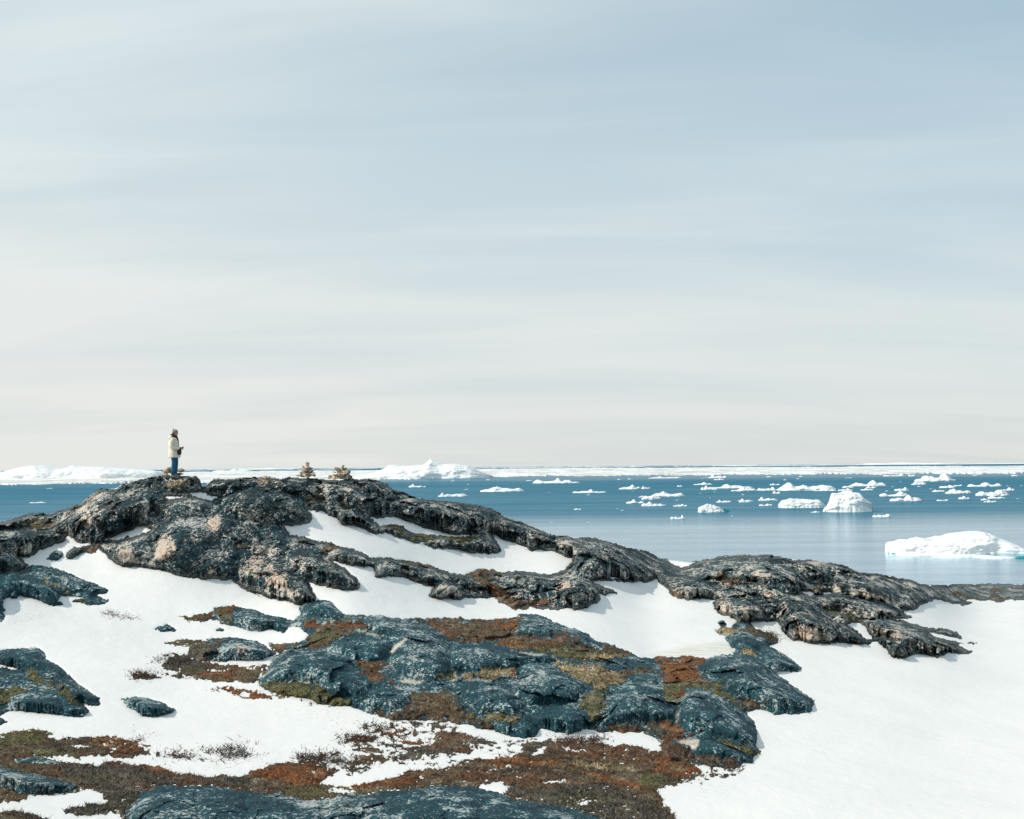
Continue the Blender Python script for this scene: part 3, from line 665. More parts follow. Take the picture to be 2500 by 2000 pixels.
# ------------------------------------------------------------------ materials
def newmat(name):
    m = bpy.data.materials.new(name); m.use_nodes = True; nt = m.node_tree
    b = nt.nodes['Principled BSDF']; return m, nt, b
def geo(nt): return N(nt, 'ShaderNodeNewGeometry').outputs['Position']
def attr(nt, name, out='Fac'):
    a = N(nt, 'ShaderNodeAttribute', attribute_name=name); return a.outputs[out]
def bump(nt, b, h, strength=.5, dist=.05):
    n = N(nt, 'ShaderNodeBump'); n.inputs['Strength'].default_value = strength; n.inputs['Distance'].default_value = dist
    L(nt, h, n.inputs['Height']); L(nt, n.outputs[0], b.inputs['Normal'])
def rock_mat():
    m, nt, b = newmat('lichen_rock'); p = geo(nt)
    wa, pa, wh = attr(nt, 'warm'), attr(nt, 'pale'), attr(nt, 'white')
    p0 = p; vm_ = N(nt, 'ShaderNodeVectorMath', operation='MULTIPLY'); cv = N(nt, 'ShaderNodeCombineXYZ'); cv.inputs[0].default_value = 1; cv.inputs[2].default_value = 1
    L(nt, mth(nt, 'SUBTRACT', .62, mth(nt, 'MULTIPLY', wa, .30)), cv.inputs[1]); L(nt, p, vm_.inputs[0]); L(nt, cv.outputs[0], vm_.inputs[1]); p = vm_.outputs[0]
    n_s = mth(nt, 'ADD', mth(nt, 'MULTIPLY', noise(nt, p, 10, 4, .62, .8), .5), mth(nt, 'MULTIPLY', noise(nt, p, 21, 3, .6, .5), .5))                                        # speckle
    n_c = noise(nt, p, 1.6, 4, .6, .3)                                         # clusters
    n_h = noise(nt, vmul(nt, p, (2.0, 1.0, 4.0), (0, .45, .3)), 4.2, 5, .68, .5)  # foliation streaks
    n_b = noise(nt, p, .55, 3, .5)
    dark = mix(nt, wa, (.004, .043, .058), (.004, .029, .038))
    mid = mix(nt, wa, (.014, .100, .128), (.018, .070, .088))
    base = mix(nt, ramp(nt, n_c, [(.35, 0.), (.65, 1.)]), dark, mid)
    base = mix(nt, mth(nt, 'MULTIPLY', ramp(nt, noise(nt, p, 3.1, 5, .6), [(.5, 0.), (.62, 1.)]), mth(nt, 'MULTIPLY', wa, .25)), base, (.14, .11, .07))
    base = mix(nt, mth(nt, 'MULTIPLY', ramp(nt, n_b, [(.5, 0.), (.6, 1.)]), .30), base, (.04, .13, .155))
    base = mix(nt, mth(nt, 'MULTIPLY', wa, ramp(nt, noise(nt, p, .9, 5, .62, .4), [(.56, 0.), (.63, .35)])), base, (.16, .145, .12))
    # pale lichen flecks
    thr = mth(nt, 'ADD', mth(nt, 'MULTIPLY', n_s, .74), mth(nt, 'MULTIPLY', n_h, .26))
    thr = mth(nt, 'ADD', thr, mth(nt, 'MULTIPLY', mth(nt, 'SUBTRACT', n_c, .5), .42))
    thr = mth(nt, 'ADD', thr, mth(nt, 'MULTIPLY', mth(nt, 'MULTIPLY', pa, ramp(nt, noise(nt, p, 3.2, 4, .6), [(.38, .25), (.58, 1.)])), .10))
    thr = mth(nt, 'ADD', thr, mth(nt, 'MULTIPLY', wa, .012))
    thr = mth(nt, 'ADD', thr, mth(nt, 'MULTIPLY', mth(nt, 'SUBTRACT', n_b, .5), .16))
    fl = ramp(nt, thr, [(.546, 0.), (.563, 1.)])
    pc = mix(nt, wa, (.50, .60, .60), (.76, .68, .58))
    pc = mix(nt, pa, pc, (.74, .57, .44))
    pc = mix(nt, ramp(nt, n_b, [(.45, 0.), (.6, .5)]), pc, (.62, .62, .56))
    col = mix(nt, fl, base, pc)
    col = mix(nt, mth(nt, 'MULTIPLY', wh, ramp(nt, n_s, [(.36, 0.), (.46, 1.)])), col, (.78, .70, .58))
    col = mix(nt, mth(nt, 'MULTIPLY', ramp(nt, noise(nt, p, 18, 4, .6), [(.60, 0.), (.66, 1.)]), .5), col, (.5, .52, .5))
    vo = N(nt, 'ShaderNodeTexVoronoi', feature='DISTANCE_TO_EDGE'); vo.inputs['Scale'].default_value = .85
    wq = N(nt, 'ShaderNodeVectorMath', operation='ADD'); L(nt, p, wq.inputs[0]); nz_ = N(nt, 'ShaderNodeTexNoise'); nz_.inputs['Scale'].default_value = 1.7; nz_.inputs['Detail'].default_value = 4
    L(nt, p, nz_.inputs['Vector']); sc_ = N(nt, 'ShaderNodeVectorMath', operation='SCALE'); sc_.inputs['Scale'].default_value = .7; L(nt, nz_.outputs['Color'], sc_.inputs[0]); L(nt, sc_.outputs[0], wq.inputs[1]); L(nt, wq.outputs[0], vo.inputs['Vector'])
    ck = mth(nt, 'MULTIPLY', ramp(nt, vo.outputs['Distance'], [(.0, 1.), (.022, .0)]), ramp(nt, noise(nt, p, .8, 3, .5), [(.46, 0.), (.54, 1.)]))
    col = mix(nt, mth(nt, 'MULTIPLY', ck, .85), col, (.006, .012, .012))
    L(nt, col, b.inputs['Base Color']); b.inputs['Roughness'].default_value = .85
    b.inputs['Specular IOR Level'].default_value = .3
    hb = mth(nt, 'ADD', mth(nt, 'MULTIPLY', noise(nt, p, 9, 8, .70), 1.2), mth(nt, 'MULTIPLY', mth(nt, 'SUBTRACT', noise(nt, p, 2.6, 4, .6), mth(nt, 'MULTIPLY', ck, .4)), 1.0))
    bump(nt, b, hb, 1., .14); return m
def snow_mat():
    m, nt, b = newmat('snow'); p = geo(nt)
    c = mix(nt, ramp(nt, noise(nt, vmul(nt, p, (.5, .25, 1)), 1.2, 6, .6), [(.35, 0.), (.7, 1.)]), (.825, .812, .782), (.775, .765, .742))
    # old meltwater ice and specks of grit blown over the snow
    ic = attr(nt, 'ice'); c = mix(nt, mth(nt, 'MULTIPLY', ic, ramp(nt, noise(nt, vmul(nt, p, (.5, 3.5, 1)), 1.5, 5, .6), [(.35, 0.), (.6, 1.)])), c, (.62, .60, .50))
    gr = attr(nt, 'grit'); c = mix(nt, mth(nt, 'MULTIPLY', gr, ramp(nt, noise(nt, p, 12, 5, .7), [(.60, 0.), (.66, .8)])), c, (.16, .13, .09))
    L(nt, c, b.inputs['Base Color']); b.inputs['Roughness'].default_value = .75; b.inputs['Specular IOR Level'].default_value = .15
    h = mth(nt, 'ADD', noise(nt, vmul(nt, p, (1, .6, 1)), 3.5, 7, .62), mth(nt, 'MULTIPLY', noise(nt, p, .5, 3, .5), 2.5))
    bump(nt, b, h, .35, .05); return m
def heath_mat():
    m, nt, b = newmat('heath_mat'); p = geo(nt)
    col = attr(nt, 'col', 'Color')
    v = ramp(nt, noise(nt, p, 16, 5, .75), [(.36, .25), (.62, 1.55)])
    c = mix(nt, 1., col, v, 'MULTIPLY')
    c = mix(nt, mth(nt, 'MULTIPLY', ramp(nt, noise(nt, p, 5, 5, .7, .4), [(.56, 0.), (.64, 1.)]), .6), c, (.24, .22, .16))
    L(nt, c, b.inputs['Base Color']); b.inputs['Roughness'].default_value = .95; b.inputs['Specular IOR Level'].default_value = .1
    bump(nt, b, noise(nt, p, 20, 6, .75), 1., .07); return m
def simple(name, col, rough=.8, nscale=None, col2=None, bs=0., bd=.02, spec=.3):
    m, nt, b = newmat(name); p = geo(nt)
    if nscale:
        c = mix(nt, ramp(nt, noise(nt, p, nscale, 5, .65), [(.4, 0.), (.6, 1.)]), col, col2 or col); L(nt, c, b.inputs['Base Color'])
        if bs: bump(nt, b, noise(nt, p, nscale*1.5, 6, .65), bs, bd)
    else: b.inputs['Base Color'].default_value = (*col, 1)
    b.inputs['Roughness'].default_value = rough; b.inputs['Specular IOR Level'].default_value = spec
    return m
def ice_mat(name, col, col2, sc_, bd, ms=(1, .5, 2.0)):
    m, nt, b = newmat(name); p = geo(nt)
    c = mix(nt, ramp(nt, noise(nt, vmul(nt, p, ms), sc_, 5, .65), [(.42, 0.), (.66, 1.)]), col, col2)
    sepz = N(nt, 'ShaderNodeSeparateXYZ'); L(nt, p, sepz.inputs[0])
    wl = mth(nt, 'SUBTRACT', 1., mth(nt, 'MULTIPLY', mth(nt, 'SUBTRACT', sepz.outputs[2], SEA-.05), 2.6), clamp=True)   # wet, washed ice at the waterline
    c = mix(nt, mth(nt, 'MULTIPLY', wl, .75), c, (.25, .60, .62))
    L(nt, c, b.inputs['Base Color']); b.inputs['Roughness'].default_value = .6; b.inputs['Specular IOR Level'].default_value = .25
    bump(nt, b, noise(nt, p, sc_*2, 6, .6), .5, bd); return m
M_rock, M_snow, M_heath = rock_mat(), snow_mat(), heath_mat()
M_ice = ice_mat('berg_ice', (.84, .855, .85), (.72, .76, .77), .16, .8)
M_pack = ice_mat('pack_ice', (.88, .88, .87), (.50, .50, .46), .012, .8, (1, .10, 2))
M_far = simple('far_ice', (.86, .87, .87), .8)
M_pale = simple('pale_stone', (.66, .53, .38), .85, 6, (.26, .22, .16), .8, .03)
M_dark = simple('dark_stone', (.09, .09, .07), .9, 7, (.34, .29, .21), .8, .03)

def sea_mat():
    m, nt, b = newmat('sea_water'); nt.nodes.remove(b); out = [n for n in nt.nodes if n.type == 'OUTPUT_MATERIAL'][0]
    p = geo(nt); sp = N(nt, 'ShaderNodeSeparateXYZ'); L(nt, p, sp.inputs[0])
    dy = mth(nt, 'LOGARITHM', mth(nt, 'MAXIMUM', sp.outputs[1], 50.), math.e)    # distance out from the shore, log scale
    lx = mth(nt, 'DIVIDE', sp.outputs[0], mth(nt, 'MAXIMUM', sp.outputs[1], 50.))
    cb = N(nt, 'ShaderNodeCombineXYZ'); L(nt, lx, cb.inputs[0]); L(nt, dy, cb.inputs[1])
    st = noise(nt, vmul(nt, cb.outputs[0], (1.6, 10., 1), (0, 0, .05)), 2.2, 5, .62, .25)
    st2 = noise(nt, vmul(nt, cb.outputs[0], (9., 75., 1), (0, 0, .01)), 1.6, 8, .8, .2)
    # wind line: ruffled dark water beyond about 600 m, glassy near the shore, slush by the pack ice
    calm = ramp(nt, mth(nt, 'DIVIDE', mth(nt, 'SUBTRACT', dy, 5.4), 3.6), [(0., .62), (.10, .88), (.27, .86), (.345, .14), (.60, .03), (.655, .08), (.70, .32), (.80, .5), (.86, .4), (.93, .05), (1., .05)])
    calm = mth(nt, 'ADD', calm, mth(nt, 'MULTIPLY', mth(nt, 'SUBTRACT', st, .5), .55))
    calm = mth(nt, 'ADD', calm, mth(nt, 'MULTIPLY', mth(nt, 'SUBTRACT', st2, .5), .55), clamp=True)
    body = N(nt, 'ShaderNodeBsdfDiffuse'); L(nt, mix(nt, st2, (.024, .128, .198), (.056, .205, .290)), body.inputs[0])
    gl = N(nt, 'ShaderNodeBsdfAnisotropic'); gl.inputs['Color'].default_value = (.84, .91, .97, 1); gl.inputs['Roughness'].default_value = .13
    wv_ = noise(nt, vmul(nt, p, (.35, 1.3, 1)), .6, 5, .7)
    bm = N(nt, 'ShaderNodeBump'); bm.inputs['Strength'].default_value = .5; bm.inputs['Distance'].default_value = .12
    L(nt, wv_, bm.inputs['Height']); L(nt, bm.outputs[0], gl.inputs['Normal'])
    mx = N(nt, 'ShaderNodeMixShader'); L(nt, mth(nt, 'ADD', mth(nt, 'MULTIPLY', calm, .85), .03), mx.inputs[0])
    L(nt, body.outputs[0], mx.inputs[1]); L(nt, gl.outputs[0], mx.inputs[2]); L(nt, mx.outputs[0], out.inputs[0]); return m
M_sea = sea_mat()

# ------------------------------------------------------------------ the ground: snow over the whole slope, down to the sea
ue = np.r_[np.linspace(-1400, -250, 30), np.arange(-240, 2741, 4.), np.linspace(2750, 3900, 30)]
tt = np.r_[np.linspace(0, 1, 40)[:-1]*.35, .35+.65*np.linspace(0, 1, 300)]
vsil = sil_v(ue)
vtop = vsil + 2.5
Vg = 3300 + (vtop[None, :]-3300)*np.clip(tt[:, None]*1.0, 0, 1)
Ug = np.broadcast_to(ue[None, :], Vg.shape)
Rg = rng(Ug, Vg); Rg = np.maximum.accumulate(Rg, axis=0)
rin = bil(np.where(rock, np.minimum(din, 30), 0.), UA, VA, ST, ST, Ug, Vg)*((Ug > UA) & (Ug < UB) & (Vg < VB))
Pg = at(Ug, Vg, Rg)
Rg = Rg + np.minimum(.03*rin, .35) - .05*fbm(Pg*.45, 3, 91) - .018*fbm(Pg*2.0, 3, 95)
snow_at = lambda u, v: at(np.array(float(u)), np.array(float(v)), rng(np.array(float(u)), np.array(float(v))))
Pg = at(Ug, Vg, Rg)
rows = [Pg]
last = Pg[-1]; hd = last.copy(); hd[:, 2] = 0; hd /= np.linalg.norm(hd, axis=1)[:, None]
for dr, fr in ((1.0, .02), (3, .08), (8, .22), (18, .48), (34, .8), (60, 1.15)):
    r_ = last + hd*dr; r_[:, 2] = last[:, 2] + (SEA-last[:, 2])*fr; rows.append(r_[None])
Pg = np.concatenate(rows, 0); nr, nc = Pg.shape[:2]
a, b_ = np.meshgrid(np.arange(nr-1), np.arange(nc-1), indexing='ij'); a = a.ravel(); b_ = b_.ravel()
Fg = np.stack([a*nc+b_, a*nc+b_+1, (a+1)*nc+b_+1, (a+1)*nc+b_], -1)
icem = blur(fill(P('h: -440,800 -300,790 -200,760 0,720 200,700 300,745 280,790 100,800 -100,815')).astype(float), 8)
gritm = np.zeros_like(icem)
for t in ('e: 1650,830 2156,880 f: 500,960 700,1010 900,1100 600,1080 300,1000 0,900', 'e: 0,170 300,200 250,330 60,330', 'e: 900,1130 2156,1200 2156,1260 1700,1300 1300,1310 1000,1220',
          'f: 300,1000 1000,1000 1200,1200 600,1250 200,1250', 'g: 1050,1380 1400,1380 1350,1440 1100,1430', 'e: 850,950 1100,1060 1000,1090 850,1060', 'b: 275,870 500,900 700,960 600,1000 340,930'):
    gritm = np.maximum(gritm, fill(P(t)))
gritm = blur(gritm, 10)
at2 = {}
for nm, fld in (('ice', icem), ('grit', gritm)):
    a2 = np.zeros((nr, nc)); a2[:len(Vg)] = bil(fld, UA, VA, ST, ST, Ug, Vg)*(Vg < VB); at2[nm] = a2.ravel()
snow = mk('snow', Pg.reshape(-1, 3), Fg, M_snow, attrs=at2); tag(snow, kind='structure')

# ------------------------------------------------------------------ rocks
for k, (nm, lb, ct, poly, holes) in enumerate(ROCKS):
    m = dil(lab == k+1, 3) & below
    other = rock & (lab != k+1)
    m &= ~(other & ~dil(lab == k+1, 1))
    dd = DR + np.where((lab != k+1) & rock, .02, 0)
    o = grid_mesh(nm, dd, cells_of(m), M_rock, dict(warm=hn, pale=pale, white=white))
    if k == 0: tag(o, kind='structure')
    else: tag(o, lb, ct)

# ------------------------------------------------------------------ heath, moss and dry grass
KC = {1: [(.140, .088, .050), (.085, .065, .048), (.22, .17, .11)], 2: [(.26, .10, .040), (.16, .070, .034), (.36, .20, .09)],
      3: [(.150, .135, .055), (.095, .095, .050), (.26, .24, .13)], 4: [(.46, .36, .22), (.28, .22, .12), (.62, .50, .34)],
      5: [(.105, .088, .070), (.070, .066, .056), (.19, .165, .13)]}
mixn = fbm(PW*1.1, 3, 101); mixn2 = fbm(PW*3.2, 3, 111); hue = fbm(PW*.8, 3, 121)
colr = np.zeros((NV, NU, 3))
for k, cc in KC.items():
    c0, c1, c2 = map(np.array, cc); t1 = np.clip(.5+1.6*mixn, 0, 1)[..., None]; t2 = np.clip(1.8*mixn2-.1, 0, 1)[..., None]
    colr[cov == k] = ((c0*t1+c1*(1-t1))*(1-t2)+c2*t2)[cov == k]
rd = np.clip(4*(hue-.12), 0, 1)[..., None]*np.isin(cov, [1, 5])[..., None]; colr = colr*(1-.6*rd) + .6*rd*np.array([.21, .085, .038])
bk = np.clip(5*(mixn2*.6+mixn*.6-.12), 0, 1)[..., None]*np.isin(cov, [2, 3])[..., None]; colr = colr*(1-.65*bk) + .65*bk*np.array([.11, .078, .045])
sk = np.clip(5*(fbm(PW*2.1, 4, 131, .6)-.22), 0, 1)[..., None]*(cov > 0)[..., None]; colr = colr*(1-.6*sk) + .6*sk*np.array([.30, .26, .18])
gn = np.clip(3*(-hue-.2), 0, 1)[..., None]*np.isin(cov, [1, 5])[..., None]; colr = colr*(1-.6*gn) + .6*gn*np.array([.12, .12, .055])
colr = colr*(.50+1.0*hash3((UU//2).astype(int), (VV//2).astype(int), (Z3).astype(int), 77))[..., None]*(.85+.5*fbm(PW*6, 3, 141))[..., None]
colr = np.clip(colr*1.18, .004, 1)
NAMES = {1: ('heath', 'brown crowberry heath mat covering the ground between rocks and snow', 'heath'),
         2: ('red_heath', 'rust-red patches of heath and moss among the brown heath', 'heath'),
         3: ('moss', 'olive green moss and low plants in the hollows of the rocks', 'moss'),
         4: ('dry_grass', 'straw-coloured dry grass in the hollows of the outcrops', 'grass'),
         5: ('twiggy_heath', 'grey-brown leafless twiggy heath around rocks and on the lower slope', 'heath')}
def twigs(pts, cols, ln, wd, n_each=1, up=1.0):
    n = len(pts); ang = np.random.rand(n)*2*np.pi; tl = .45+np.random.rand(n)*1.1
    d = np.stack([np.cos(ang)*np.sin(tl), np.sin(ang)*np.sin(tl), np.cos(tl)*up], -1); d /= np.linalg.norm(d, axis=1)[:, None]
    l = ln*(.4+1.0*np.random.rand(n))[:, None]; sd_ = np.cross(d, np.array([.1, 1, .1])); sd_ /= np.linalg.norm(sd_, axis=1)[:, None]
    sd_ = sd_*wd*(.6+.8*np.random.rand(n))[:, None]
    bend = np.random.randn(n, 3)*.25*l
    v = np.stack([pts-sd_, pts+sd_, pts+d*l*.55+sd_*.8+bend*.5, pts+d*l*.55-sd_*.8+bend*.5, pts+d*l+bend+sd_*.3, pts+d*l+bend-sd_*.3], 1)
    i = np.arange(n)[:, None]*6
    f = np.concatenate([i+np.array([[0, 1, 2, 3]]), i+np.array([[3, 2, 4, 5]])], 0)
    return v.reshape(-1, 3), f, np.repeat(cols, 6, 0)
def sample(mask, n, D, sink=.01):
    r, c = np.where(mask); k = np.random.randint(0, len(r), n)
    u = us[c[k]] + (np.random.rand(n)-.5)*ST*1.6; v = vs[r[k]] + (np.random.rand(n)-.5)*ST*1.6
    pt = at(u, v, D[r[k], c[k]]); pt[:, 2] -= sink; return pt, r[k], c[k]
vis = (UU > -60) & (UU < 2560) & (VV < 2060)
PARTS = {1: (.50, .055, .0050), 2: (.50, .045, .0055), 3: (.40, .04, .006), 4: (.8, .10, .006), 5: (.80, .065, .0045)}
for k, (nm, lb, ct) in NAMES.items():
    m = dil(cov == k, 1) & below
    vm_cells = cells_of(m)
    # mat
    vm = np.zeros((NV, NU), bool); cells = vm_cells
    vm[:-1, :-1] |= cells; vm[1:, :-1] |= cells; vm[:-1, 1:] |= cells; vm[1:, 1:] |= cells
    idx = -np.ones((NV, NU), np.int64); idx[vm] = np.arange(vm.sum()); P3 = at(UU[vm], VV[vm], DH[vm]); r, c = np.where(cells)
    F = np.stack([idx[r+1, c], idx[r+1, c+1], idx[r, c+1], idx[r, c]], -1)
    cg = colr.copy(); fillc = np.array(KC[k][0]); cg[(cov == 0)] = fillc
    Cc = cg[vm]
    dens, ln, wd = PARTS[k]
    mm = (cov == k) & vis; nT = int(mm.sum()*dens)
    pt, rr, c2 = sample(mm, nT, DH)
    tc_ = colr[rr, c2]*(.35+1.5*np.random.rand(nT)[:, None])
    if k in (1, 5):
        sel = np.random.rand(nT) < .24; tc_[sel] = np.array([.30, .26, .21])*(.6+.6*np.random.rand(sel.sum())[:, None])
    TV, TF, TC = twigs(pt, tc_, ln, wd, up=1.0)
    allV = np.r_[P3, TV]; allF = np.r_[F, TF+len(P3)]; allC = np.r_[Cc, TC]
    o = mk(nm, allV, allF, M_heath, attrs={'col': allC}); tag(o, lb, ct, kind='stuff')

# separate dwarf shrubs poking out of the snow
SHR = [('i: 370,1195 480,1185 600,1200 660,1255 600,1272 430,1270', 420, .22, (.075, .06, .05), 'bushy grey dwarf shrub standing alone in the lower left snowfield'),
 ('i: 270,1205 330,1210 380,1230 340,1240', 90, .16, (.10, .07, .05), 'sparse low twigs just left of the bushy lone shrub'),
 ('e: 650,262 700,240 800,275 940,300 900,308 760,290 680,270', 320, .12, (.12, .065, .035), 'thin row of rusty twigs in the snow right of the dark left outcrop'),
 ('i: 0,1225 150,1225 250,1270 120,1280 20,1250', 260, .13, (.10, .065, .045), 'low scattered twigs in the snow right of the red heath mound'),
 ('e: 850,655 950,645 1050,685 950,694 880,692', 360, .14, (.055, .04, .035), 'dark flat twiggy shrub alone above the lone oval boulder'),
 ('e: 1000,555 1080,550 1250,560 1250,590 1100,610 1040,590', 420, .16, (.065, .055, .048), 'ragged grey twigs at the left tip of the heath below the speckled dome'),
 ('i: 1270,1120 1340,1100 1560,1095 1600,1135 1450,1150', 340, .16, (.06, .05, .045), 'flat dark shrub in the snow left of the scattered heath patches'),
 ('i: 1000,1250 1200,1240 1330,1260 1380,1340 1240,1300 1000,1290', 700, .18, (.11, .075, .06), 'leafless bush rising over the top of the red heath mound'),
 ('j: 760,1125 1000,1115 1150,1120 1100,1170 900,1170', 600, .20, (.12, .08, .06), 'leafless reddish bush standing against the snow above the lower heath'),
 ('h: 470,620 560,625 600,650 615,705 540,690', 420, .22, (.11, .075, .05), 'brown bush on the right side of the narrow rock neck'),
 ('i: 1510,1020 1660,1010 1720,1060 1640,1075 1560,1055', 260, .14, (.10, .065, .045), 'scattered reddish twigs in the snow below the central outcrop'),
 ('e: 860,1100 950,1090 940,1110 880,1112', 90, .12, (.12, .06, .035), 'tiny rusty twig tuft in the snow above the red heath mound at left')]
for t, n, ln, col, lb in SHR:
    m = fill(P(t)); pt, rr, cc_ = sample(m, n, np.where(cvm, DH, base_s), .0)
    n = int(n*.32)*2; ln = ln*.46; pt = pt[:n//2]; pt = np.r_[pt, pt+np.random.randn(*pt.shape)*np.array([.12, .3, .0])]; pt[:, 2] = np.r_[pt[:n//2, 2], pt[:n//2, 2]]
    V_, F_, C_ = twigs(pt, np.array(col)*(.4+1.3*np.random.rand(n)[:, None]), ln, .0065)
    # side twigs
    V2, F2, C2 = twigs(pt+np.random.randn(n, 3)*.05+np.array([0, 0, ln*.3]), np.array(col)*(.4+1.3*np.random.rand(n)[:, None]), ln*.6, .005)
    o = mk('dwarf_shrub', np.r_[V_, V2], np.r_[F_, F2+len(V_)], M_heath, attrs={'col': np.r_[C_, C2]}); tag(o, lb, 'shrub')

# ------------------------------------------------------------------ sea
sv = [(-90000, 60), (90000, 60), (90000, 45000), (-90000, 45000), (-90000, -3000), (90000, -3000)]
sea = mk('sea', [(x, y, SEA) for x, y in sv], [(0, 1, 2, 3), (4, 5, 1, 0)], M_sea, smooth=False); tag(sea, kind='structure')

# pack ice: one broken sheet, countless floes
def strip(name, u0, u1, du, vnear, vfar, nrow, hfun, mat, lb, ct):
    u = np.arange(u0, u1, du); D0 = []; n = len(u)
    dn = ray(u, vnear(u)); df = ray(u, vfar(u)); rn = SEA/dn[:, 2]; rf = SEA/df[:, 2]
    t = np.r_[0, np.linspace(.012, .988, nrow-2), 1][:, None]
    r = 1/((1/rn)[None]*(1-t) + (1/rf)[None]*t)
    dh = dn.copy(); dh[:, 2] = 0
    Pp = dh[None]*r[..., None]
    hz = hfun(Pp, r, t, u); hz[0] = hz[-1] = -6.; hz[:, 0] = hz[:, -1] = -6.; Pp[..., 2] = SEA + hz
    a, b_ = np.meshgrid(np.arange(nrow-1), np.arange(n-1), indexing='ij'); a = a.ravel(); b_ = b_.ravel()
    F = np.stack([a*n+b_, a*n+b_+1, (a+1)*n+b_+1, (a+1)*n+b_], -1)
    keep = (hz.ravel()[F] > -1.0).any(1)
    o = mk(name, Pp.reshape(-1, 3), F[keep], mat, smooth=False); return tag(o, lb, ct, kind='stuff')
hor = lambda u: 1138 - (u-1250)*(20/2500)
vn = lambda u: hor(u) + np.interp(u, [-300, 0, 500, 900, 1250, 1900, 2500, 2800], [37, 36, 34, 31, 25.5, 26, 29, 30]) + .8*np.sin(u/37)+.6*np.sin(u/13)+.7*vnoise(np.stack([u/5., u*0, u*0], -1), 9)
vf = lambda u: hor(u) + np.interp(u, [-300, 0, 400, 900, 1250, 1900, 2500, 2800], [6, 6, 7, 7, 5.5, 7.5, 9, 9]) + .5*np.sin(u/61)
def packh(Pp, r, t, u):
    q = Pp*np.array([1/90., 1/150., 0]); b0 = fbm(q, 5, 201, .6)
    q2 = Pp*np.array([1/45., 1/110., 0]); f1, f2 = worley(q2+.0, 205)
    # leads of open water open up towards the near edge
    e = np.minimum(t*14+.3, 1)*np.minimum((1-t)*14+.3, 1)
    gap = fbm(Pp*np.array([1/700., 1/160., 0]), 4, 207, .6) + .85*e + .05
    h = .7 + 7.5*np.clip(b0, -.08, 1)**1.0*(b0 > -.08) + 2.0*np.clip(.5-f1, 0, 1)
    return np.where(gap > .28, h*np.clip((gap-.28)*6, .15, 1), -6.)
strip('pack_ice', -500, 3000, 3.0, vn, vf, 90, packh, M_pack, 'long white band of broken pack ice lying across the sea below the horizon', 'pack ice')
vn2 = lambda u: hor(u) + 4.4 + 0*u
vf2 = lambda u: hor(u) + 2.9 + 0*u
def farh(Pp, r, t, u):
    g = fbm(np.stack([np.broadcast_to(u/90., r.shape), t*4+0*r, 0*r], -1), 5, 301, .65) + np.interp(u, [0, 900, 1500, 1700, 2500], [.0, .04, .16, .34, .42])
    return np.where(g > .18, 3+9*np.clip(g-.18, 0, .6)*(.6+.8*np.abs(fbm(np.stack([np.broadcast_to(u/14., r.shape), 0*r, 0*r], -1), 2, 305))), -6.)
strip('far_ice', -500, 3000, 3.0, vn2, vf2, 7, farh, M_far, 'thin broken white line of far ice floes along the horizon', 'pack ice')

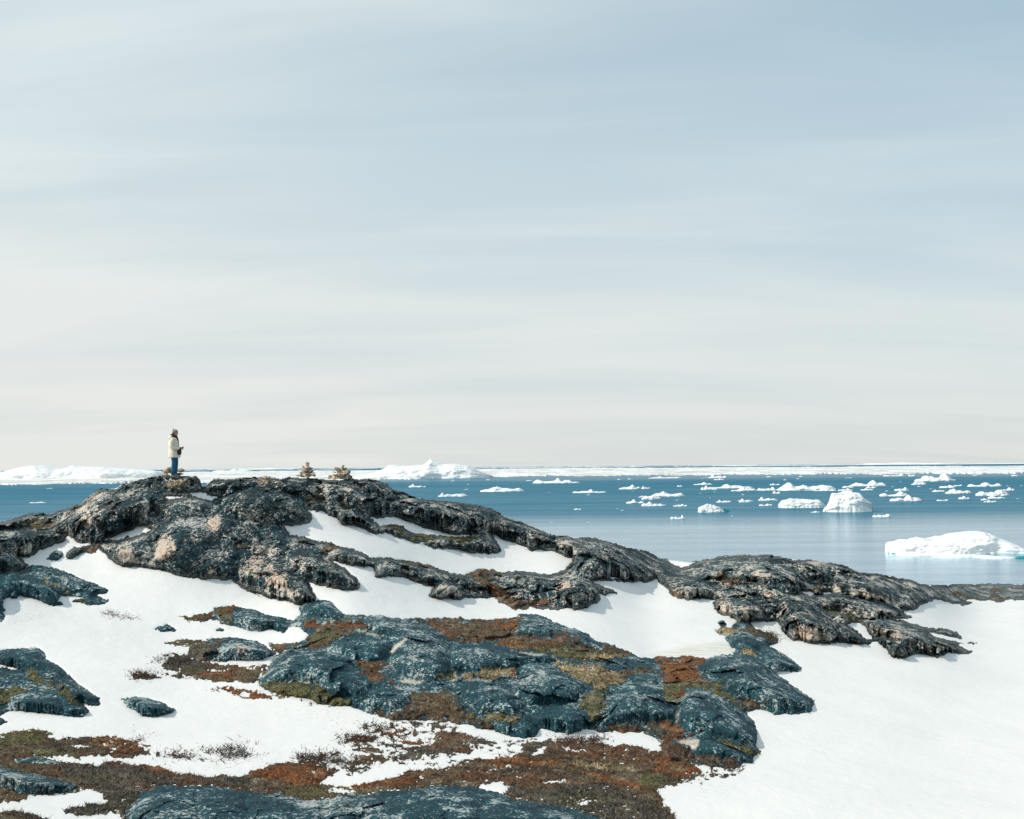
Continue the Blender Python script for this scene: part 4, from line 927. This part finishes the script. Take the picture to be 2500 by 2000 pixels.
# ------------------------------------------------------------------ icebergs and floes
SB = [0]
def berg(u0, u1, vb, vt, prof=None, label='', cat='ice floe', name='ice_floe', group=None, dep=.55, crag=1., roundf=.5, tilt=0):
    SB[0] += 13; s = SB[0]
    A = sea_at(u0, vb); B = sea_at(u1, vb); Wd = np.linalg.norm(B-A); ctr = (A+B)/2
    rg = np.hypot(ctr[0], ctr[1]); Hh = (vb-vt)*rg/FPX
    dpt = dep*Wd/2
    ctr = ctr + np.array([0, dpt*.9, 0])
    wpx = (u1-u0)/2.44; nx = int(np.clip(wpx*1.6, 9, 130)); ny = int(np.clip(nx*.6, 7, 60))
    sx = np.linspace(-1, 1, nx); ty = np.linspace(-1, 1, ny); S, T = np.meshgrid(sx, ty)
    if prof is None:
        rs = np.random.RandomState(s); k = rs.randint(8, 15); pk = rs.rand(k)*.6+.15; pk[1:-1] = pk[1:-1]*.6+.4*np.convolve(pk, [.3, .4, .3], 'valid'); pk[rs.randint(2, k-2)] = 1.0; pk[0] = .22; pk[-1] = .2
        prof = list(zip(np.linspace(-1, 1, k), pk))
    pp = np.array(prof, float)
    if abs(pp[:, 0]).max() > 1.01: pp[:, 0] = (pp[:, 0]-u0)/(u1-u0)*2-1; pp[:, 1] = (vb-pp[:, 1])/(vb-vt)
    T0 = T; cc = 1-np.abs(T); T = np.sign(T0)*np.clip(1-cc**(1/roundf), 0, 1)**(1/2.6)
    pr = np.interp(S, pp[:, 0], pp[:, 1])
    ang = 1-np.abs(S)**3.0; yw = np.sqrt(np.clip(ang, 0.02, 1))*(1+.18*fbm(np.stack([S*3, T*0, T*0+s], -1), 2, s))
    Tn = T
    cross = cc
    nz = fbm(np.stack([S*4+s, T*3, 0*S], -1), 4, s, .6)
    rid = 1-np.abs(fbm(np.stack([S*6+s, T*2.5, 0*S+3], -1), 3, s+3, .6))*2
    h = pr*cross*(1+.30*crag*(nz) + .16*crag*(rid-.6))
    h = np.where((np.abs(T) > .999) | (np.abs(S) > .999), -.25, h)
    h = h + tilt*S*0
    zmax = h.max(); h = np.where(h > 0, h/zmax, h)*Hh
    h = np.where(h < 0, -max(.6, Hh*.15), h)
    hs = max(Hh, .5); jag = fbm(np.stack([S*Wd/2/hs*(1.1 if Wd > 30 else 1.3)+s, h/hs*3.2, T*3], -1), 5, s+11, .65)
    hk = np.where(h > 0, 1., 0.)*(np.abs(S) < .99)
    x = S*Wd/2 + .02*Wd*fbm(np.stack([S*2, T*4, 0*S+9], -1), 2, s+7); y = Tn*dpt*yw + hk*jag*hs*(.34 if Wd > 30 else .5); h = h + hk*np.minimum(h, hs*.3)*(.22 if Wd > 30 else .5)*fbm(np.stack([x/hs*2.5, y/hs*2.5, 0*x+s], -1), 3, s+17, .6)
    V_ = np.stack([x, y, h], -1).reshape(-1, 3)
    a, b_ = np.meshgrid(np.arange(ny-1), np.arange(nx-1), indexing='ij'); a = a.ravel(); b_ = b_.ravel()
    F = np.stack([a*nx+b_, a*nx+b_+1, (a+1)*nx+b_+1, (a+1)*nx+b_], -1)
    o = mk(name, V_, F, M_ice, smooth=False)
    o.location = (ctr[0], ctr[1], SEA)
    return tag(o, label, cat, group)
def bc(c, x0, x1, yb, yt, label, prof=None, **k):
    ox, oy, s = CROPS[c]
    if prof: prof = [(ox+x/s, oy+y/s) for x, y in prof]
    return berg(ox+x0/s, ox+x1/s, oy+yb/s, oy+yt/s, prof, label, **k)
# the great bergs
bc('q', 420, 2700, 500, 243, 'large low white iceberg at the right edge, nearest to the shore rocks', [(405,500),(420,400),(470,365),(590,352),(620,335),(800,335),(900,303),(1060,325),(1180,300),(1280,290),(1380,260),(1580,245),(1700,232),(1740,228),(1830,245),(1940,300),(2050,350),(2156,400),(2330,470),(2700,540)],
   name='iceberg', cat='iceberg', dep=.42, crag=.35, roundf=.35)
NB = [o for o in bpy.data.objects if o.name == 'iceberg'][0]
def slab(name, c, pts, z0, z1, mat, parent, dy):
    """ice foot: traced waterline edge (left to right) with its real depth"""
    ox, oy, s_ = CROPS[c]; F0 = [Vector(sea_at(ox+x/s_, oy+y/s_)) for x, y in pts]; n = len(F0)
    V_ = []; F = []
    for off, z in ((0, z0), (0.0, z1*.6), (.35, z1), (dy*.6, z1*1.02), (dy, z1*.8)):
        for i, p_ in enumerate(F0):
            t = i/(n-1); e = math.sin(math.pi*min(max(t, .03), .97))**.4
            V_.append(np.array([p_.x+.2*math.sin(i*1.7), p_.y+(off-.0)*e+.25*math.sin(i*2.3), SEA+z*(e if z > 0 else 1)+.04*math.sin(i*3.1)]) - np.array(parent.location))
    for a in range(4):
        for i in range(n-1): F.append((a*n+i, a*n+i+1, (a+1)*n+i+1, (a+1)*n+i))
    return mk(name, V_, F, mat, parent)
M_foot = simple('washed_ice', (.84, .88, .86), .4, .8, (.74, .83, .82), .3, .05); M_teal = simple('submerged_ice', (.03, .34, .36), .3, .8, (.05, .45, .46), .3, .05)
slab('ice_foot', 'q', [(x, 515+ (x-470)*.028 + 3*math.sin(x/90)) for x in range(470, 2050, 40)], -.4, .75, M_foot, NB, 5.)
slab('submerged_foot', 'q', [(x, 560-(x-2045)*.03) for x in range(2045, 2330, 20)], -.3, .7, M_teal, NB, 3.)
slab('submerged_foot', 'q', [(x, 496) for x in range(415, 475, 8)], -.3, .25, M_teal, NB, 1.)
bc('p', 268, 765, 552, 358, 'tall blocky white iceberg with steep sides, biggest lump in the mid-distance', [(268,545),(310,500),(355,440),(370,375),(440,362),(540,358),(610,375),(650,410),(690,440),(765,485)], name='iceberg', cat='iceberg', dep=.7, crag=.35, roundf=.3)
bc('p', -178, 300, 512, 423, 'long flat-topped iceberg immediately left of the tall blocky one', [(-178,480),(-140,440),(-60,425),(60,432),(200,432),(250,460),(300,500)], name='iceberg', cat='iceberg', dep=.5, crag=.35, roundf=.3)
bc('n', 90, 1000, 232, 78, 'great pointed white iceberg on the horizon in the middle of the pack ice', [(90,215),(250,190),(330,150),(375,118),(430,128),(450,125),(545,122),(590,118),(625,80),(700,115),(800,116),(850,128),(900,160),(960,195),(1000,215)], name='iceberg', cat='iceberg', dep=.5, crag=.12, roundf=.5)
bc('m', 270, 1450, 240, 88, 'broad twin-humped white iceberg on the horizon at the far left', [(270,210),(330,170),(400,130),(480,100),(580,88),(640,100),(740,130),(780,115),(830,90),(900,105),(1060,106),(1100,122),(1210,130),(1330,150),(1450,175)], name='iceberg', cat='iceberg', dep=.4, crag=.12, roundf=.5)
bc('m', -60, 180, 240, 148, 'low lump of ice at the left edge beside the twin-humped iceberg', dep=.5, crag=.5, name='iceberg', cat='iceberg')
bc('o', 1002, 1260, 555, 468, 'crested floe with a green-blue submerged foot, alone left of the flat-topped iceberg', [(1002,530),(1010,500),(1060,485),(1100,468),(1140,480),(1180,500),(1230,515),(1260,540)], dep=.6, crag=.5)
CB_ = bpy.context.scene.objects[-1] if False else [o for o in bpy.data.objects if o.get('label','').startswith('crested floe')][0]
slab('submerged_foot', 'o', [(x, 553-(x-1160)*.05) for x in range(1160, 1310, 10)], -.4, 2.2, M_teal, CB_, 4.)
FL = [l.split('|') for l in '''n|468|600|303|275|small floe nearest the rocky ridge, left of all open-water floes
n|708|938|380|347|low knobbly floe just above the sloping ridge crest
n|1065|1405|340|297|long floe with a central hump, right of the knobbly floe by the ridge
n|1510|1858|270|224|long ragged floe close under the pack ice in the centre
n|1822|2090|349|320|thin flat floe alone in the centre of the open water
n|1822|1888|488|475|small single floe lowest in the centre of the open water
m|350|525|532|515|single flat floe on the blue water at the far left
o|245|455|333|290|blocky flat-topped floe right of the thin central floe
o|455|545|328|296|small floe touching the right end of the blocky flat-topped floe
o|795|858|307|291|small oval floe halfway between blocky floe and long floe chain
o|962|1140|290|267|thin low floe above the left end of the long floe chain
o|1030|1195|338|296|pointed floe at the left end of the long floe chain
o|1160|1540|322|283|long serrated floe, upper left member of the long floe chain
o|1325|1575|350|312|flat straight-edged floe under the serrated floe of the chain
o|1570|1800|345|310|low smooth floe in the middle of the long floe chain
o|575|880|402|352|long low floe with a tall knob at its right end
o|425|510|410|392|little floe tucked behind the left end of a peaked floe
o|460|650|432|382|peaked floe with broad skirts left of the knobbed long floe
o|312|490|468|428|wedge-shaped floe pointing left, in the lower cluster
o|460|700|495|448|lumpy floe overlapping the right end of the wedge-shaped one
o|760|910|497|473|flat oval floe right of the lumpy floe pair
o|733|888|617|580|thick rounded floe nearest the viewer in the centre right
o|1170|1325|458|433|low floe above the crested floe with the green foot
o|1392|1535|457|418|small rounded mound of ice left of the flat-topped iceberg
o|1580|1770|442|408|block floe with a notch above the flat-topped iceberg's left end
o|1583|1720|490|472|thin floe directly left of the flat-topped iceberg
o|1712|1795|374|347|tiny domed floe below the middle of the long chain
o|1688|1795|292|277|thin floe above the middle of the long chain
o|555|835|227|207|long thin floe touching the near edge of the pack ice
o|1112|1275|224|190|bright mound against the near edge of the pack ice
o|1155|1250|243|228|low floe directly in front of the bright mound by the pack ice
o|635|690|365|356|sliver of ice above the floe with the tall knob
p|-166|390|345|270|largest floe of the chain, broad and humped, above the tall iceberg
p|150|380|348|328|flat foot of ice in front of the broad humped floe
p|380|535|348|325|flat floe closing the right end of the chain
p|420|535|318|295|small floe behind the right end of the chain
p|520|865|302|250|wide jagged floe directly right of the broad humped floe
p|645|755|322|302|small flat floe below the wide jagged floe
p|597|728|342|325|low floe right of the chain's flat end
p|922|1070|347|316|small tilted floe right of the tall iceberg's top
p|788|1080|400|357|long smooth floe right of the tall iceberg, upper of a touching pair
p|888|1205|447|393|wider crumpled floe, lower of the touching pair right of the tall iceberg
p|713|900|598|572|low notched floe below and right of the tall iceberg
p|120|208|556|540|little floe between the flat-topped and the tall iceberg, in front
p|1138|1545|257|182|big toothed floe with a tower in its middle, near the pack ice at right
p|1083|1238|290|262|small mound in front of the toothed floe's left end
p|1353|1520|319|293|thin jagged floe below the toothed floe
p|1490|1575|302|287|sliver of ice just right behind the thin jagged floe
p|1283|1415|357|338|flat floe left of the floe with the upright spike
p|1420|1685|373|330|long low floe with an upright spike near its right end
p|1535|1648|428|398|small bean-shaped floe below the spiked floe
p|1325|1450|443|430|very thin floe left of the bean-shaped floe
p|1640|1980|307|270|long serrated floe at the upper right, under the pack ice
p|1918|2090|346|316|curved floe at the right edge of the floe field
p|1716|2060|395|342|bulky double-humped floe at the right side
p|1820|1998|421|392|flat floe in front of the bulky double-humped one
p|1745|1830|438|420|small floe left of the flat ones below the double-humped floe
p|1778|1910|457|435|lowest flat floe of the right-hand cluster
p|1055|1115|207|192|small floe at the pack edge left of the toothed floe
p|830|1020|206|190|thin long floe lying against the pack edge right of centre
p|2040|2110|205|193|small floe at the pack edge at the far right
p|1100|1190|88|72|flat white floe on the horizon line at right
p|1283|1325|92|79|small white floe just under the horizon at right
o|385|418|116|106|small white floe on the dark strip of sea beyond the pack ice
l|640|770|137|100|white berg bit on the dark far strip between the person and the cairns
l|1020|1110|112|94|low far white floe near the horizon left of the left cairn'''.split('\n')]
for c, x0, x1, yb, yt, lb in FL: bc(c, float(x0), float(x1), float(yb), float(yt), lb)
for c, x0, x1, yb, yt in ((('n'),915,955,323,317),('n',945,962,281,275),('n',1428,1480,250,244),('n',1928,1960,367,360),('n',1105,1130,243,237),('n',815,840,251,246),('m',550,620,358,352),
  ('o',780,812,438,431),('o',1650,1700,215,205),('o',1965,1995,213,204),('o',1815,1850,245,238),('o',250,290,537,529),('o',215,237,519,514),('o',1470,1495,634,627),('o',1312,1335,592,585),
  ('o',1008,1030,371,366),('o',1148,1166,360,354),('o',1415,1442,387,380),('o',1375,1392,442,436),('o',220,260,239,231),('o',325,370,236,229),('o',1942,1965,235,225),('p',1135,1175,309,301),
  ('p',1255,1280,331,324),('p',828,858,352,342),('p',2085,2110,424,417),('p',970,985,258,252),('p',890,910,310,304),('p',1670,1720,202,193),('p',440,520,224,219),('p',1990,2020,302,297),('p',2120,2150,300,295),
  ('o',1030,1055,226,221),('o',1065,1085,220,215),('o',1100,1120,416,411),('o',370,385,352,348),('o',1345,1355,592,587),('n',1610,1630,348,344),('n',2000,2010,120,116),('c',440,470,850,846),('c',720,740,850,846)):
    bc(c, x0, x1, yb, yt, 'tiny white ice fragment drifting on the open blue water', cat='ice fragment', name='ice_fragment', group='tiny ice fragments')

# ------------------------------------------------------------------ stones and cairns
def stone(name, ctr, size, mat, seed, rot=0., parent=None, flat=1., sub=2):
    import bmesh
    bm = bmesh.new(); bmesh.ops.create_icosphere(bm, subdivisions=sub, radius=1)
    V_ = np.array([v.co[:] for v in bm.verts]); Fc = np.array([[v.index for v in f.verts] for f in bm.faces]); bm.free()
    rs = np.random.RandomState(seed)
    for _ in range(11):                # knock flat facets off
        n = rs.randn(3); n /= np.linalg.norm(n); d = V_@n; t = rs.uniform(.42, .75); V_ = V_ - np.maximum(d-t, 0)[:, None]*n*.9
    V_ *= (1+.12*fbm(V_*1.7+seed*3.1, 3, seed))[:, None]
    V_ = V_*np.array(size)/2
    c, s_ = math.cos(rot), math.sin(rot); V_ = V_@np.array([[c, 0, -s_], [0, 1, 0], [s_, 0, c]])
    o = mk(name, V_, Fc, mat, parent, smooth=False); o.location = Vector(ctr); return o
def surf_pt(u, v):
    j = int(round((u-UA)/ST)); i = int(round((v-VA)/ST)); return at(np.array(float(u)), np.array(float(v)), DR[i, j])
def mpx(P3): return math.hypot(P3[0], P3[1])/FPX
def stones_pile(name, label, crop, base_uv, stones, cat='cairn'):
    ox, oy, s = crop; bp = surf_pt(*base_uv); k = mpx(bp)
    e = bpy.data.objects.new(name, None); sc.collection.objects.link(e); e.location = Vector(bp); tag(e, label, cat)
    for i, (x, y, w_, h_, rot, dk) in enumerate(stones):
        u, v = ox+x/s, oy+y/s; c = at(np.array(u), np.array(v), math.hypot(bp[0], bp[1])+(.05 if dk == 0 else .12)+.04*math.sin(i*2.3)) - bp
        stone('stone', c, (w_*k/s*1.32, max(w_, h_)*k/s, h_*k/s*1.32), M_dark if dk else M_pale, 50+i*7+int(x), rot, e)
    return e
cr1 = (680, 1100, 9.8)
stones_pile('cairn', 'left of the two stone cairns on the crest, slim with a round top stone', cr1, (749, 1166.5),
 [(660,575,300,110,0,1),(665,500,190,110,0,1),(675,420,110,90,0,0),(470,600,95,60,.1,0),(560,590,80,70,-.2,1),(640,590,110,70,.1,0),(730,600,90,70,0,1),(800,585,110,75,.3,0),(860,600,80,60,-.4,1),(530,530,90,70,.6,0),(620,535,100,80,.1,0),(700,520,90,80,0,1),
  (780,510,100,60,-.5,1),(600,470,110,50,.1,0),(680,470,110,60,-.1,0),(740,450,110,50,-.2,1),(640,425,110,40,.2,0),(730,405,120,40,.25,0),(600,390,80,50,.5,1),(790,425,60,30,-.2,1),(675,350,95,75,0,0),(690,305,90,50,.1,0),
  (690,287,70,24,0,1),(600,610,120,60,0,1),(700,625,120,40,0,0),(560,560,60,50,.4,0),(830,550,70,50,-.5,0)])
stones_pile('cairn', 'right of the two stone cairns on the crest, broader with a big dark slanted stone', cr1, (830, 1169.5),
 [(1480,620,400,120,0,1),(1510,540,260,120,0,1),(1535,450,130,110,0,1),(1230,645,110,90,.5,0),(1330,625,160,120,.1,0),(1430,620,90,130,.2,0),(1520,610,100,120,0,0),(1590,665,140,60,.2,0),(1700,620,110,100,-.2,1),(1730,650,80,80,-.5,1),(1600,560,170,60,.05,0),(1610,600,140,50,0,1),
  (1430,480,190,110,.55,1),(1330,520,90,40,.4,0),(1500,560,110,60,0,0),(1600,500,150,90,0,0),(1670,530,120,110,-.7,1),(1540,450,90,60,.3,0),(1600,440,70,60,-.6,1),(1540,400,80,90,0,0),(1500,420,60,60,.4,0),
  (1535,360,75,40,-.2,0),(1280,600,60,50,.3,0),(1650,600,80,60,0,0),(1480,660,120,50,0,1)])
stones_pile('stone_pile', 'low heap of pale stones on the crest between the person and the left cairn', (400, 1120, 4.312), (642, 1178),
 [(970,270,70,60,.3,0),(1010,240,70,50,.2,0),(1050,200,60,30,.1,0),(1090,205,50,40,0,0),(1060,240,70,50,-.2,0),(1110,235,60,50,0,1),(1000,290,60,50,0,0),(1075,265,60,45,.2,0),(1030,215,50,30,0,1),(1135,210,50,30,0,0),(1040,270,40,40,0,1)], 'stone pile')
def boulder_at(crop, x, y, w_, h_, mat, seed, label, rot=0, back=.2):
    ox, oy, s = crop; u, v = ox+x/s, oy+y/s; bp = surf_pt(u, v+6); r = math.hypot(bp[0], bp[1])+back
    k = r/FPX/s; o = stone('boulder', at(np.array(u), np.array(v), r), (w_*k*1.1, w_*k*.8, h_*k*1.15), mat, seed, rot); return tag(o, label, 'boulder')
cr2 = (360, 1020, 9.58)
PR = at(np.array(425.), np.array(1160.), 49.6)
def bp2(x, y, w_, h_, mat, seed, label, rot=0, back=.2):
    u, v = 360+x/9.58, 1020+y/9.58; r = 49.6+back; k = r/FPX/9.58
    return tag(stone('boulder', at(np.array(u), np.array(v), r), (w_*k*1.1, w_*k*.8, h_*k*1.12), mat, seed, rot), label, 'boulder')
bp2(425, 1255, 165, 220, M_pale, 3, 'upright pinkish boulder just left behind the standing person', .15)
bp2(545, 1240, 130, 190, M_dark, 5, 'dark pointed stone directly behind the person, beside the pinkish boulder', 0, .3)
bp2(790, 1240, 190, 130, M_dark, 9, 'round mossy boulder just right of the person', 0, .3)
bp2(440, 1335, 200, 60, M_pale, 12, 'flat pale stone slab under the pinkish boulder', -.05, .05)
bp2(770, 1310, 160, 50, M_dark, 15, 'flat dark stone at the foot of the round mossy boulder', 0, .1)

# ------------------------------------------------------------------ the person
M_coat = simple('coat_cloth', (.74, .68, .56), .9, 14, (.64, .58, .47), .4, .01); M_jeans = simple('denim', (.014, .08, .17), .9, 22, (.024, .12, .24), .4, .01)
M_fur = simple('dark_collar', (.035, .035, .03), .95); M_hat = simple('grey_knit', (.22, .23, .26), .95, 60, (.15, .16, .18), .5, .01)
M_skin = simple('skin', (.52, .29, .20), .6); M_boot = simple('boot_leather', (.03, .05, .06), .6); M_bag = simple('bag_cloth', (.02, .03, .03), .8)
M_strap = simple('strap', (.30, .13, .09), .8); M_hair = simple('hair', (.06, .04, .03), .8)
pos = PR.copy(); PS = 108*49.6/FPX/1.78
person = bpy.data.objects.new('person', None); sc.collection.objects.link(person); person.location = Vector(pos) + Vector((0, 0, -.03)); person.scale = (PS,)*3
tag(person, 'person in a beige hooded coat, blue jeans and grey knit hat standing on the hilltop', 'person')
def skin_obj(name, verts, edges, rad, mat, root=0, sub=2):
    me = bpy.data.meshes.new(name); me.from_pydata(verts, edges, []); o = bpy.data.objects.new(name, me); sc.collection.objects.link(o)
    o.parent = person
    md = o.modifiers.new('skin', 'SKIN'); md.use_smooth_shade = True
    for i, r in enumerate(rad):
        sv_ = me.skin_vertices[0].data[i]; sv_.radius = (r, r) if not isinstance(r, tuple) else r; sv_.use_root = (i == root)
    ms = o.modifiers.new('sub', 'SUBSURF'); ms.levels = sub; ms.render_levels = sub
    me.materials.append(mat); return o
# body faces +x; y is sideways.  joints in metres
bv = [(0, 0, .95), (0, 0, 1.15), (0, 0, 1.35), (.0, 0, 1.46), (.02, 0, 1.53), (.035, 0, 1.60), (.035, 0, 1.70)]
be = [(0, 1), (1, 2), (2, 3), (3, 4), (4, 5), (5, 6)]; br = [.13, .12, .13, .075, .055, .085, .075]
def addc(par, pts, rads):
    for p_, r_ in zip(pts, rads):
        bv.append(p_); br.append(r_); be.append((par, len(bv)-1)); par = len(bv)-1
    return par
for sgn in (-1, 1):
    addc(0, [(.0, .09*sgn, .90), (.02, .10*sgn, .50), (-.01, .10*sgn, .09)], [.09, .06, .045])
    wr = addc(2, [(0, .19*sgn, 1.38), (-.02, .25*sgn, 1.13), (.17, .17*sgn, 1.05), (.25, .07*sgn, 1.06)], [.06, .045, .035, .024])
    hd_ = addc(wr, [(.29, .05*sgn, 1.055)], [.028])
    for q in range(4):
        ln_ = (.060, .070, .066, .050)[q]; z0 = 1.085-.019*q
        addc(hd_, [(.310, .050*sgn, z0), (.325+ln_*.35, .035*sgn, z0-.006), (.322+ln_*.3, .012*sgn, z0-.012)], [.009, .008, .007])
    addc(wr, [(.275, .03*sgn, 1.085), (.31, .018*sgn, 1.10)], [.010, .008])
body = skin_obj('body', bv, be, br, M_skin)
def lathe_rings(name, rings, mat, parent=None, n=28, wr=.0, seed=1, cap=True):
    """rings: (cx, cy, z, rx, ry)"""
    V_ = []; th = np.linspace(0, 2*np.pi, n, endpoint=False)
    for cx, cy, z, rx, ry in rings:
        nn = 1+wr*fbm(np.stack([np.cos(th)*2.2, np.sin(th)*2.2, np.full(n, z*7.)], -1), 3, seed)
        V_.append(np.stack([cx+rx*nn*np.cos(th), cy+ry*nn*np.sin(th), np.full(n, z)], -1))
    m_ = len(rings); V_ = np.concatenate(V_); F = []
    for a in range(m_-1):
        for b in range(n): F.append((a*n+b, a*n+(b+1) % n, (a+1)*n+(b+1) % n, (a+1)*n+b))
    if cap:
        V_ = np.r_[V_, [V_[:n].mean(0)], [V_[(m_-1)*n:m_*n].mean(0)]]; c0, c1 = len(V_)-2, len(V_)-1
        for b in range(n): F.append(((b+1) % n, b, c0, c0)); F.append(((m_-1)*n+b, (m_-1)*n+(b+1) % n, c1, c1))
    me = bpy.data.meshes.new(name); me.from_pydata([tuple(x) for x in V_], [], [tuple(dict.fromkeys(f)) for f in F])
    me.polygons.foreach_set('use_smooth', [True]*len(me.polygons)); me.materials.append(mat)
    o = bpy.data.objects.new(name, me); sc.collection.objects.link(o); o.parent = parent or person; return o
def tube(name, pts, rads, mat, parent=None, n=14, wr=0., seed=1):
    pts = [Vector(p_) for p_ in pts]; V_ = []; F = []
    fp = []; fr = []
    for i in range(len(pts)-1):
        for t in np.linspace(0, 1, 5)[:-1]: fp.append(pts[i].lerp(pts[i+1], t)); fr.append(rads[i]*(1-t)+rads[i+1]*t)
    fp.append(pts[-1]); fr.append(rads[-1])
    for i, p_ in enumerate(fp):
        d = (fp[min(i+1, len(fp)-1)]-fp[max(i-1, 0)]).normalized(); a = d.cross(Vector((0, 1, .2))).normalized(); b = d.cross(a)
        for k in range(n):
            t = 2*math.pi*k/n; r = fr[i]*(1+wr*float(vnoise(np.array([math.cos(t)*2, math.sin(t)*2, i*.9+seed]), seed)))
            V_.append(p_+a*math.cos(t)*r+b*math.sin(t)*r)
    for i in range(len(fp)-1):
        for k in range(n): F.append((i*n+k, i*n+(k+1) % n, (i+1)*n+(k+1) % n, (i+1)*n+k))
    F.append(tuple(range(n))[::-1]); F.append(tuple((len(fp)-1)*n+k for k in range(n)))
    me = bpy.data.meshes.new(name); me.from_pydata([tuple(v) for v in V_], [], F)
    me.polygons.foreach_set('use_smooth', [True]*len(me.polygons)); me.materials.append(mat)
    o = bpy.data.objects.new(name, me); sc.collection.objects.link(o); o.parent = parent or person; return o
coat = lathe_rings('coat', [(.015, 0, .70, .225, .25), (.01, 0, .74, .23, .255), (.0, 0, .9, .22, .25), (-.01, 0, 1.05, .205, .24), (-.02, 0, 1.2, .20, .235), (-.03, 0, 1.33, .195, .235),
   (-.02, 0, 1.42, .145, .19), (-.01, 0, 1.49, .11, .12), (.0, 0, 1.53, .08, .085)], M_coat, wr=.09, seed=5)
for sgn in (-1, 1):
    tube('sleeve', [(-.02, .17*sgn, 1.43), (-.03, .25*sgn, 1.30), (-.03, .275*sgn, 1.12), (.08, .25*sgn, 1.045), (.23, .10*sgn, 1.06)], [.085, .088, .078, .070, .050], M_coat, coat, wr=.14, seed=7+sgn)
    tube('cuff', [(.215, .115*sgn, 1.06), (.25, .075*sgn, 1.06)], [.052, .047], M_fur, coat)
hood = lathe_rings('hood', [(-.13, 0, 1.36, .05, .10), (-.14, 0, 1.42, .085, .15), (-.12, 0, 1.49, .10, .15), (-.09, 0, 1.55, .09, .13), (-.07, 0, 1.58, .06, .09)], M_coat, coat, wr=.12, seed=9)
lathe_rings('collar', [(.02, 0, 1.48, .12, .12), (-.01, 0, 1.52, .135, .13), (-.03, 0, 1.57, .13, .125), (-.045, 0, 1.61, .105, .105), (-.05, 0, 1.635, .07, .08)], M_fur, coat, wr=.15, seed=11)
tube('jeans', [(-.02, -.085, .84), (.015, -.095, .52), (-.02, -.09, .10)], [.098, .085, .068], M_jeans, wr=.13, seed=13)
tube('jeans', [(.03, .085, .84), (.045, .095, .52), (.03, .09, .10)], [.098, .085, .068], M_jeans, wr=.13, seed=15)
for sgn, xo in ((-1, -.02), (1, .03)):
    tube('boot', [(xo-.06, .09*sgn, .055), (xo+.04, .095*sgn, .05), (xo+.17, .105*sgn, .04), (xo+.20, .105*sgn, .035)], [.050, .055, .045, .022], M_boot)
# head: shaped skull with brow, nose, chin, ears, hair and hat
def blob(name, c, r, mat, parent, f=None, sub=4):
    import bmesh
    bm = bmesh.new(); bmesh.ops.create_icosphere(bm, subdivisions=sub, radius=1); V_ = np.array([v.co[:] for v in bm.verts]); Fc = np.array([[v.index for v in g.verts] for g in bm.faces]); bm.free()
    if f: V_ = f(V_)
    o = mk(name, V_*np.array(r)+np.array(c), Fc, mat, parent); return o
def face(V_):
    x, y, z = V_.T; o = V_.copy()
    front = np.clip(x, 0, 1)
    o[:, 0] += .26*np.exp(-((y/.16)**2+((z+.12)/.17)**2))*front          # nose
    o[:, 0] += .10*np.exp(-((y/.35)**2+((z+.75)/.18)**2))*front          # chin
    o[:, 0] -= .10*np.exp(-(((np.abs(y)-.36)/.17)**2+((z-.10)/.14)**2))*front  # eye sockets
    o[:, 0] += .05*np.exp(-((y/.28)**2+((z+.45)/.09)**2))*front          # lips
    o[:, 1] += np.sign(y)*.12*np.exp(-((x/.14)**2+((z)/.25)**2))          # ears
    o[:, 1] *= 1-.18*np.clip(-z, 0, 1); return o
head = blob('head', (.045, 0, 1.655), (.098, .076, .118), M_skin, person, face)
blob('hair', (.015, 0, 1.66), (.090, .083, .095), M_hair, head)
def knit(V_):
    o = V_.copy(); o[:, 2] = np.where(o[:, 2] < -.25, -.25+(o[:, 2]+.25)*.3, o[:, 2]); return o*(1+.02*np.sin(np.arctan2(V_[:, 1], V_[:, 0])*22))[:, None]
hat = blob('hat', (.03, 0, 1.705), (.112, .094, .098), M_hat, person, knit)
blob('bobble', (-.035, 0, 1.805), (.026, .026, .024), M_hat, hat, sub=2)
# shoulder bag on the front with its strap, camera in the hands
def boxy(V_):
    return np.sign(V_)*np.abs(V_)**.45
bag = blob('bag', (.215, -.07, .92), (.075, .10, .115), M_bag, person, boxy)
tube('strap', [(.20, -.14, 1.02), (.10, -.225, 1.10), (-.08, -.23, 1.18), (-.16, -.12, 1.34), (-.08, .06, 1.47), (.02, .10, 1.50)], [.011]*6, M_strap, bag)
blob('camera_body', (.335, 0, 1.10), (.028, .045, .028), M_bag, person, boxy, 3)
tube('scarf_end', [(.11, -.03, 1.50), (.15, -.03, 1.38), (.17, -.03, 1.24), (.17, -.03, 1.02), (.19, -.03, .78)], [.035, .03, .022, .018, .02], M_fur)
